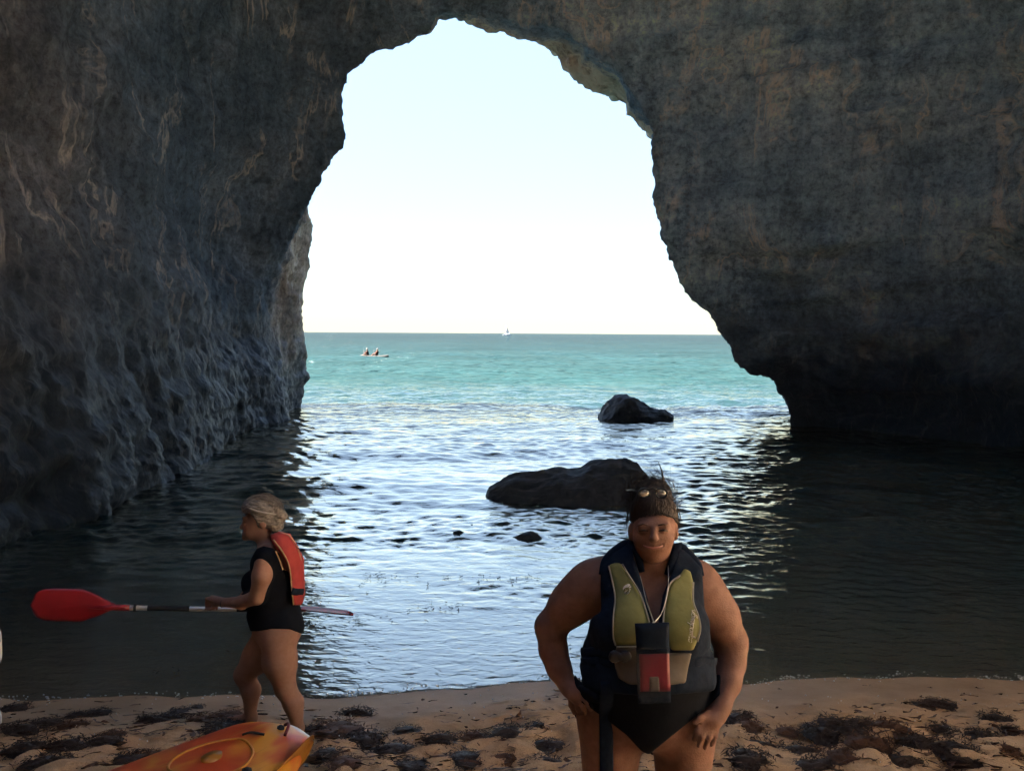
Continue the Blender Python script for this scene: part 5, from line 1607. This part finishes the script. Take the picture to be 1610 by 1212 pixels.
# ------------------------------------------------------------------ far kayakers and sailing boat
def far_kayak():
    Y = 96.0
    nose = P(566, 563, Y); tail = P(611, 563, Y)
    L = tail[0] - nose[0]
    root = empty("kayak", (nose[0], Y, -0.20), "white double kayak far out on the turquoise sea", "kayak")
    link("hull", kayak_hull("hull", simple_mat("far_white_hull", (0.026, 0.022, 0.021), rough=0.9, noise=0.1, spec=0.05), L, 0.8, 0.34), root)  # white hull, base colour darkened to suit the exposure
    for k, (px, lean, cloth_c, lab) in enumerate(((578, -0.05, (0.006, 0.006, 0.007), "paddler in dark clothes at the front of the far kayak"), (592, 0.08, (0.012, 0.006, 0.005), "paddler in the rear seat of the far kayak with paddle raised"))):
        c = P(px, 563, Y); c[2] = 0.03
        f = Field(c + np.array((-0.75, -0.5, -0.1)), c + np.array((0.6, 0.5, 1.15)), 0.022)
        hip = c + np.array((0, 0, 0.08)); ch = c + np.array((lean, 0, 0.48)); hd = c + np.array((lean * 1.3, 0, 0.80))
        f.cone(hip, ch, 0.17, 0.18, 0.06, sq=(1.15, 1, 1)); f.cone(ch, hd, 0.07, 0.06, 0.04); f.ell(hd, (0.10, 0.085, 0.125), 0.03)
        for s in (-1, 1):
            f.chain([ch + np.array((0, 0.19 * s, 0.08)), ch + np.array((-0.18, 0.26 * s, -0.15)), ch + np.array((-0.36, 0.20 * s, 0.02 + 0.10 * s))], [0.065, 0.05, 0.04], 0.04)
            f.chain([hip + np.array((0, 0.1 * s, 0)), hip + np.array((-0.36, 0.15 * s, 0.16)), hip + np.array((-0.62, 0.12 * s, -0.02))], [0.095, 0.07, 0.05], 0.04)
        r = empty("person", c, lab, "person")
        v, q = surface_nets(f, f.F, 1); link("body", mesh_np("body", v - c, q, simple_mat("paddler_skin", (0.05, 0.022, 0.015), rough=0.9, noise=0.1, spec=0.05)), r)
        g = Field(c + np.array((-0.35, -0.4, -0.1)), c + np.array((0.35, 0.4, 0.75)), 0.022)
        g.cone(hip + np.array((0, 0, 0.12)), ch, 0.195, 0.205, 0.06, sq=(1.15, 1, 1)); v, q = surface_nets(g, g.F, 1)
        link("top", mesh_np("top", v - c, q, simple_mat("paddler_top", cloth_c, rough=0.95, noise=0.1, spec=0.05)), r)
        mb = MB(); mb.ellipsoid(hd - c + np.array((0.015, 0, 0.05)), (0.115, 0.10, 0.10), 12, 8); link("hair", mb.mesh("hair", DARK_HAIR), r)
        pc = ch + np.array((-0.38, 0, 0.02))
        paddle(pc + np.array((0.25, -1.0, -0.35)), pc + np.array((-0.2, 1.0, 0.40)), 0.2, 0.2, simple_mat("far_paddle_plastic", (0.006, 0.006, 0.007), rough=0.9, noise=0.1, spec=0.05), "dark paddle held by the %s far paddler" % ("front" if k == 0 else "rear"), metal=False)


far_kayak()


def sailing_boat():
    Y = 1000.0
    c = P(797, 526, Y); c[2] = 0.0
    root = empty("sailing_boat", c, "tiny pale sailing boat on the horizon", "boat")
    W_ = simple_mat("boat_white", (0.35, 0.36, 0.37), rough=0.5, noise=0.05)
    n = 18; vs = []
    for i in range(n + 1):
        t = i / n; x = -5 + 10 * t; w = 1.5 * math.sin(math.pi * min(1, 0.12 + t * 0.88)) ** 0.6 + 0.03
        for y, z in ((-w, 1.2 + 0.4 * (1 - t)), (-w * 0.7, -0.2), (w * 0.7, -0.2), (w, 1.2 + 0.4 * (1 - t))):
            vs.append((x, y, z))
    fs = [(i * 4 + k, i * 4 + (k + 1) % 4, (i + 1) * 4 + (k + 1) % 4, (i + 1) * 4 + k) for i in range(n) for k in range(4)] + [(0, 3, 2, 1), (n * 4, n * 4 + 1, n * 4 + 2, n * 4 + 3)]
    link("hull", mesh_np("hull", np.array(vs), fs, W_, False), root)
    mb = MB(); mb.tube([(-1, 0, 1), (-1, 0, 12)], [0.14, 0.08], 8); link("mast", mb.mesh("mast", W_), root)
    mb = MB(); mb.add([(-0.8, 0, 2.2), (3.6, 0.25, 2.2), (-0.8, 0, 11.5), (-0.8, 0.06, 2.2), (3.6, 0.31, 2.2), (-0.8, 0.06, 11.5)], [(0, 1, 2), (5, 4, 3), (0, 3, 4, 1), (1, 4, 5, 2), (2, 5, 3, 0)]); link("mainsail", mb.mesh("mainsail", W_, False), root)
    mb = MB(); mb.tube([(-0.8, 0, 2.0), (3.8, 0.2, 2.0)], 0.08, 6); link("boom", mb.mesh("boom", W_), root)
    mb = MB(); mb.add([(-3.5, -0.9, 1.3), (0.5, -0.9, 1.3), (0.2, -0.7, 1.9), (-2.6, -0.7, 1.9), (-3.5, 0.9, 1.3), (0.5, 0.9, 1.3), (0.2, 0.7, 1.9), (-2.6, 0.7, 1.9)], [(0, 1, 2, 3), (7, 6, 5, 4), (3, 2, 6, 7), (0, 3, 7, 4), (1, 5, 6, 2)]); link("cabin", mb.mesh("cabin", W_, False), root)


sailing_boat()


# ------------------------------------------------------------------ seaweed washed up on the sand
WEED = simple_mat("dark_seaweed", (0.048, 0.027, 0.018), rough=0.5, color2=(0.017, 0.011, 0.008), nscale=22.0, spec=0.35)
WEED2 = simple_mat("rusty_seaweed", (0.12, 0.055, 0.026), rough=0.55, color2=(0.05, 0.022, 0.012), nscale=18.0, spec=0.3)


def weed_mesh(seed, n=240, r=1.0, mat=WEED):
    """a tangle: low lumpy mound and many curled ribbon fronds, unit radius"""
    rg = np.random.default_rng(seed)
    mb = MB()
    # mound
    na, nr_ = 26, 8; vs = []
    for i in range(nr_ + 1):
        t = i / nr_
        for k in range(na):
            a = 2 * math.pi * k / na
            rr = t * (0.72 + 0.25 * vnoise(math.cos(a) * 1.7 + seed, math.sin(a) * 1.7, 0.5, 7) + 0.12 * vnoise(math.cos(a) * 5 + seed, math.sin(a) * 5, 0.5, 8))
            x, y = rr * math.cos(a), rr * math.sin(a)
            z = 0.27 * (1 - t ** 2.2) * (1 + 0.5 * vnoise(x * 4 + seed, y * 4, 0, 9)) + 0.06 * vnoise(x * 11, y * 11, seed, 10) * (1 - t) - 0.03
            vs.append((x, y, z))
    fs = [(i * na + k, (i + 1) * na + k, (i + 1) * na + (k + 1) % na, i * na + (k + 1) % na) for i in range(nr_) for k in range(na)]
    mb.add(vs, fs)
    for q in range(n):
        a = rg.uniform(0, 6.283); rr = 0.95 * math.sqrt(rg.uniform(0, 1))
        x, y = rr * math.cos(a), rr * math.sin(a)
        z = max(0.0, 0.25 * (1 - rr ** 2)) + 0.0
        th = rg.uniform(0, 6.283); L = rg.uniform(0.15, 0.5); w = rg.uniform(0.012, 0.034)
        pts = []
        zz = z
        for s_ in range(4):
            pts.append((x, y, max(zz, -0.02)))
            th += rg.normal(0, 0.6)
            x += math.cos(th) * L / 3; y += math.sin(th) * L / 3; zz += rg.normal(0.02 if s_ == 0 else -0.05, 0.06)
        vs = []
        for s_, p in enumerate(pts):
            ww = w * (1 - 0.25 * s_)
            tw = rg.uniform(-0.9, 0.9)
            nx_, ny_ = -math.sin(th), math.cos(th)
            vs += [(p[0] + nx_ * ww, p[1] + ny_ * ww, p[2] + ww * tw), (p[0] - nx_ * ww, p[1] - ny_ * ww, p[2] - ww * tw)]
        mb.add(vs, [(0, 1, 3, 2), (2, 3, 5, 4), (4, 5, 7, 6)])
    return mb.mesh("seaweed_clump", mat)


def build_weed():
    var = [weed_mesh(s, 240, mat=WEED2 if s % 4 == 2 else WEED) for s in range(9)]
    rg = np.random.default_rng(23)
    # the larger clumps, read off the photograph (px, py, half-width px, height factor, variant)
    big = [(575, 1165, 40, 1.0), (690, 1164, 34, 0.95), (745, 1160, 30, 0.9), (800, 1154, 36, 0.9), (560, 1122, 32, 0.8), (640, 1150, 26, 0.5), (530, 1150, 48, 0.6), (505, 1148, 30, 0.7), (845, 1143, 22, 0.8),
           (620, 1180, 40, 0.6), (730, 1196, 36, 0.7), (800, 1190, 30, 0.6), (862, 1172, 30, 0.6), (856, 1200, 34, 0.7), (515, 1185, 24, 0.6), (540, 1200, 32, 0.6), (640, 1206, 40, 0.5), (480, 1150, 20, 0.6),
           (1295, 1158, 40, 0.9), (1345, 1150, 30, 0.9), (1400, 1146, 34, 0.9), (1310, 1138, 30, 0.6), (1350, 1136, 28, 0.6), (1440, 1170, 40, 0.9), (1370, 1172, 46, 0.8), (1500, 1178, 44, 0.8), (1545, 1160, 36, 0.9), (1575, 1135, 34, 0.7),
           (1595, 1150, 24, 0.8), (1580, 1178, 30, 0.8), (1480, 1108, 34, 0.5), (1450, 1109, 22, 0.5), (1165, 1128, 28, 0.8), (1180, 1142, 28, 0.7), (1150, 1135, 20, 0.7), (1200, 1175, 44, 0.7), (1260, 1184, 40, 0.6), (1180, 1196, 44, 0.8),
           (1330, 1196, 46, 0.7), (1420, 1196, 40, 0.6), (1290, 1208, 40, 0.7), (1520, 1200, 44, 0.6), (1240, 1150, 22, 0.5), (1270, 1142, 16, 0.5), (1480, 1146, 26, 0.5),
           (30, 1150, 40, 0.7), (70, 1140, 34, 0.6), (110, 1142, 30, 0.6), (150, 1124, 26, 0.6), (240, 1135, 34, 0.8), (265, 1130, 26, 0.7), (310, 1133, 26, 1.1), (355, 1143, 34, 0.7), (340, 1152, 30, 0.6), (100, 1175, 44, 0.7),
           (160, 1170, 38, 0.9), (175, 1155, 24, 0.6), (40, 1178, 40, 0.8), (200, 1200, 44, 0.7), (70, 1202, 44, 0.8), (230, 1190, 30, 0.6), (280, 1120, 20, 0.6), (310, 1113, 14, 0.6), (20, 1116, 26, 0.5), (120, 1126, 20, 0.5), (355, 1128, 28, 0.5)]
    zones = ((0, 420, "seaweed clumps on the sand left of the orange kayak", "dark tangled seaweed clump lying on the sand left of the orange kayak"),
             (420, 900, "seaweed clumps on the sand between the two women", "dark tangled seaweed clump lying on the sand between the two women"),
             (900, 1700, "seaweed clumps on the sand right of the woman in the vest", "dark tangled seaweed clump lying on the sand right of the vested woman"))
    where = ("left of the orange kayak", "between the two women", "right of the vested woman")
    rowname = ("nearest the water", "in the middle", "nearest the viewer")
    ordw = "first second third fourth fifth sixth seventh eighth ninth tenth eleventh twelfth thirteenth fourteenth fifteenth".split()
    count = 0
    for (px, py, hw, hf) in big:
        # walk down the line of sight to the sand
        best = None
        for Y in np.arange(3.2, 7.0, 0.01):
            p = P(px, py, Y)
            if p[2] <= sand_z(p[0], Y):
                best = p; break
        if best is None:
            continue
        r = hw / F_PX * best[1] * 1.05
        for zi, (_, _, grp, lab) in [(k, z) for k, z in enumerate(zones) if z[0] <= px < z[1]]:
            row = 0 if py < 1130 else (1 if py < 1165 else 2)
            same = sorted(q[0] for q in big if zones[zi][0] <= q[0] < zones[zi][1] and (0 if q[1] < 1130 else (1 if q[1] < 1165 else 2)) == row)
            lab = "seaweed clump %s, %s from left, row %s" % (where[zi], ordw[same.index(px)], rowname[row])
            o = link("seaweed_clump", var[count % 9], None, (best[0], best[1], float(sand_z(best[0], best[1])) + 0.002), lab, "seaweed", grp)
            o.scale = (r, r * rg.uniform(0.8, 1.2), min(r, 0.16) * hf * 0.78)
            o.rotation_euler = (0, 0, rg.uniform(-0.6, 0.6) + (math.pi if rg.uniform() < 0.5 else 0))
        count += 1
    # scattered shreds: too many to count
    mb = MB()
    for i in range(5200):
        x = rg.uniform(-4.6, 4.6); y = rg.uniform(3.6, 6.35)
        dens = 0.10 + 0.9 * float(smoothstep(6.1, 5.0, y)) * float(np.clip(0.5 + 0.9 * vnoise(x * 1.1, y * 2.2, 0.7, 77), 0, 1))
        if rg.uniform() > dens:
            continue
        z = sand_at(x, y)
        if y > float(shore_y(x)) - 0.05:
            continue
        th = rg.normal(0, 0.7); L = rg.uniform(0.03, 0.16); w = rg.uniform(0.003, 0.011)
        vs = []
        for s_ in range(4):
            vs += [(x - math.sin(th) * w, y + math.cos(th) * w, z + 0.006 + rg.uniform(0, 0.012)), (x + math.sin(th) * w, y - math.cos(th) * w, z + 0.012 + rg.uniform(0, 0.014))]
            th += rg.normal(0, 0.5); x += math.cos(th) * L / 3; y += math.sin(th) * L / 3 * 0.7; z = sand_at(x, y)
        mb.add(vs, [(0, 1, 3, 2), (2, 3, 5, 4), (4, 5, 7, 6)])
    link("seaweed_shreds", mb.mesh("seaweed_shreds", WEED2), None, None, "small brown seaweed shreds scattered over the sand", "seaweed", None, "stuff")
    # shell grit
    mb = MB()
    for i in range(420):
        x = rg.uniform(-4.6, 4.6); y = rg.uniform(3.8, 6.3)
        z = sand_at(x, y); r = rg.uniform(0.002, 0.006)
        mb.add([(x - r, y, z + 0.006), (x, y - r, z + 0.008), (x + r, y, z + 0.006), (x, y + r, z + 0.008), (x, y, z + 0.008 + r), (x, y, z)], [(0, 1, 4), (1, 2, 4), (2, 3, 4), (3, 0, 4), (1, 0, 5), (2, 1, 5), (3, 2, 5), (0, 3, 5)])
    link("shell_grit", mb.mesh("shell_grit", PAD_WHITE, False), None, None, "white shell fragments scattered over the sand", "shells", None, "stuff")
    # broken foam along the water's edge
    mb = MB()
    for i in range(1100):
        x = rg.uniform(-5.2, 6.5)
        if vnoise(x * 2.2, 0.3, 0.1, 88) < -0.15 and rg.uniform() < 0.7:
            continue
        y = float(shore_y(x)) + rg.normal(0.03, 0.03) + 0.05 * vnoise(x * 3, 1, 2, 90)
        r = rg.uniform(0.002, 0.007)
        z = max(0.0, sand_at(x, y)) + 0.003
        mb.ellipsoid((x, y, z), (r * rg.uniform(1, 2.6), r, r * 0.6), 6, 4)
    # loose weed drifting in the shallows
    mb2 = MB()
    for i in range(1500):
        x = rg.uniform(-3.0, 1.2); y = 6.45 + 3.0 * rg.uniform(0, 1) ** 1.7
        if vnoise(x * 1.3, y * 2.4, 0.4, 95) < rg.uniform(0.15, 0.6):
            continue
        th = rg.normal(0.1, 0.8); L_ = rg.uniform(0.03, 0.13); w = rg.uniform(0.0015, 0.005)
        vs = []
        for s_ in range(6):
            vs += [(x - math.sin(th) * w, y + math.cos(th) * w, 0.016 + rg.uniform(0, 0.006)), (x + math.sin(th) * w, y - math.cos(th) * w, 0.018 + rg.uniform(0, 0.008))]
            th += rg.normal(0, 0.55); x += math.cos(th) * L_ / 5; y += math.sin(th) * L_ / 5
        mb2.add(vs, [(2 * q, 2 * q + 1, 2 * q + 3, 2 * q + 2) for q in range(5)])
    link("drifting_seaweed", mb2.mesh("drifting_seaweed", WEED), None, None, "thin dark seaweed threads drifting in the shallow water", "seaweed", None, "stuff")
    foam = simple_mat("sea_foam", (0.72, 0.76, 0.78), rough=0.35, noise=0.05)
    link("foam", mb.mesh("foam", foam), None, None, "thin line of white foam bubbles along the water's edge", "foam", None, "stuff")


build_weed()
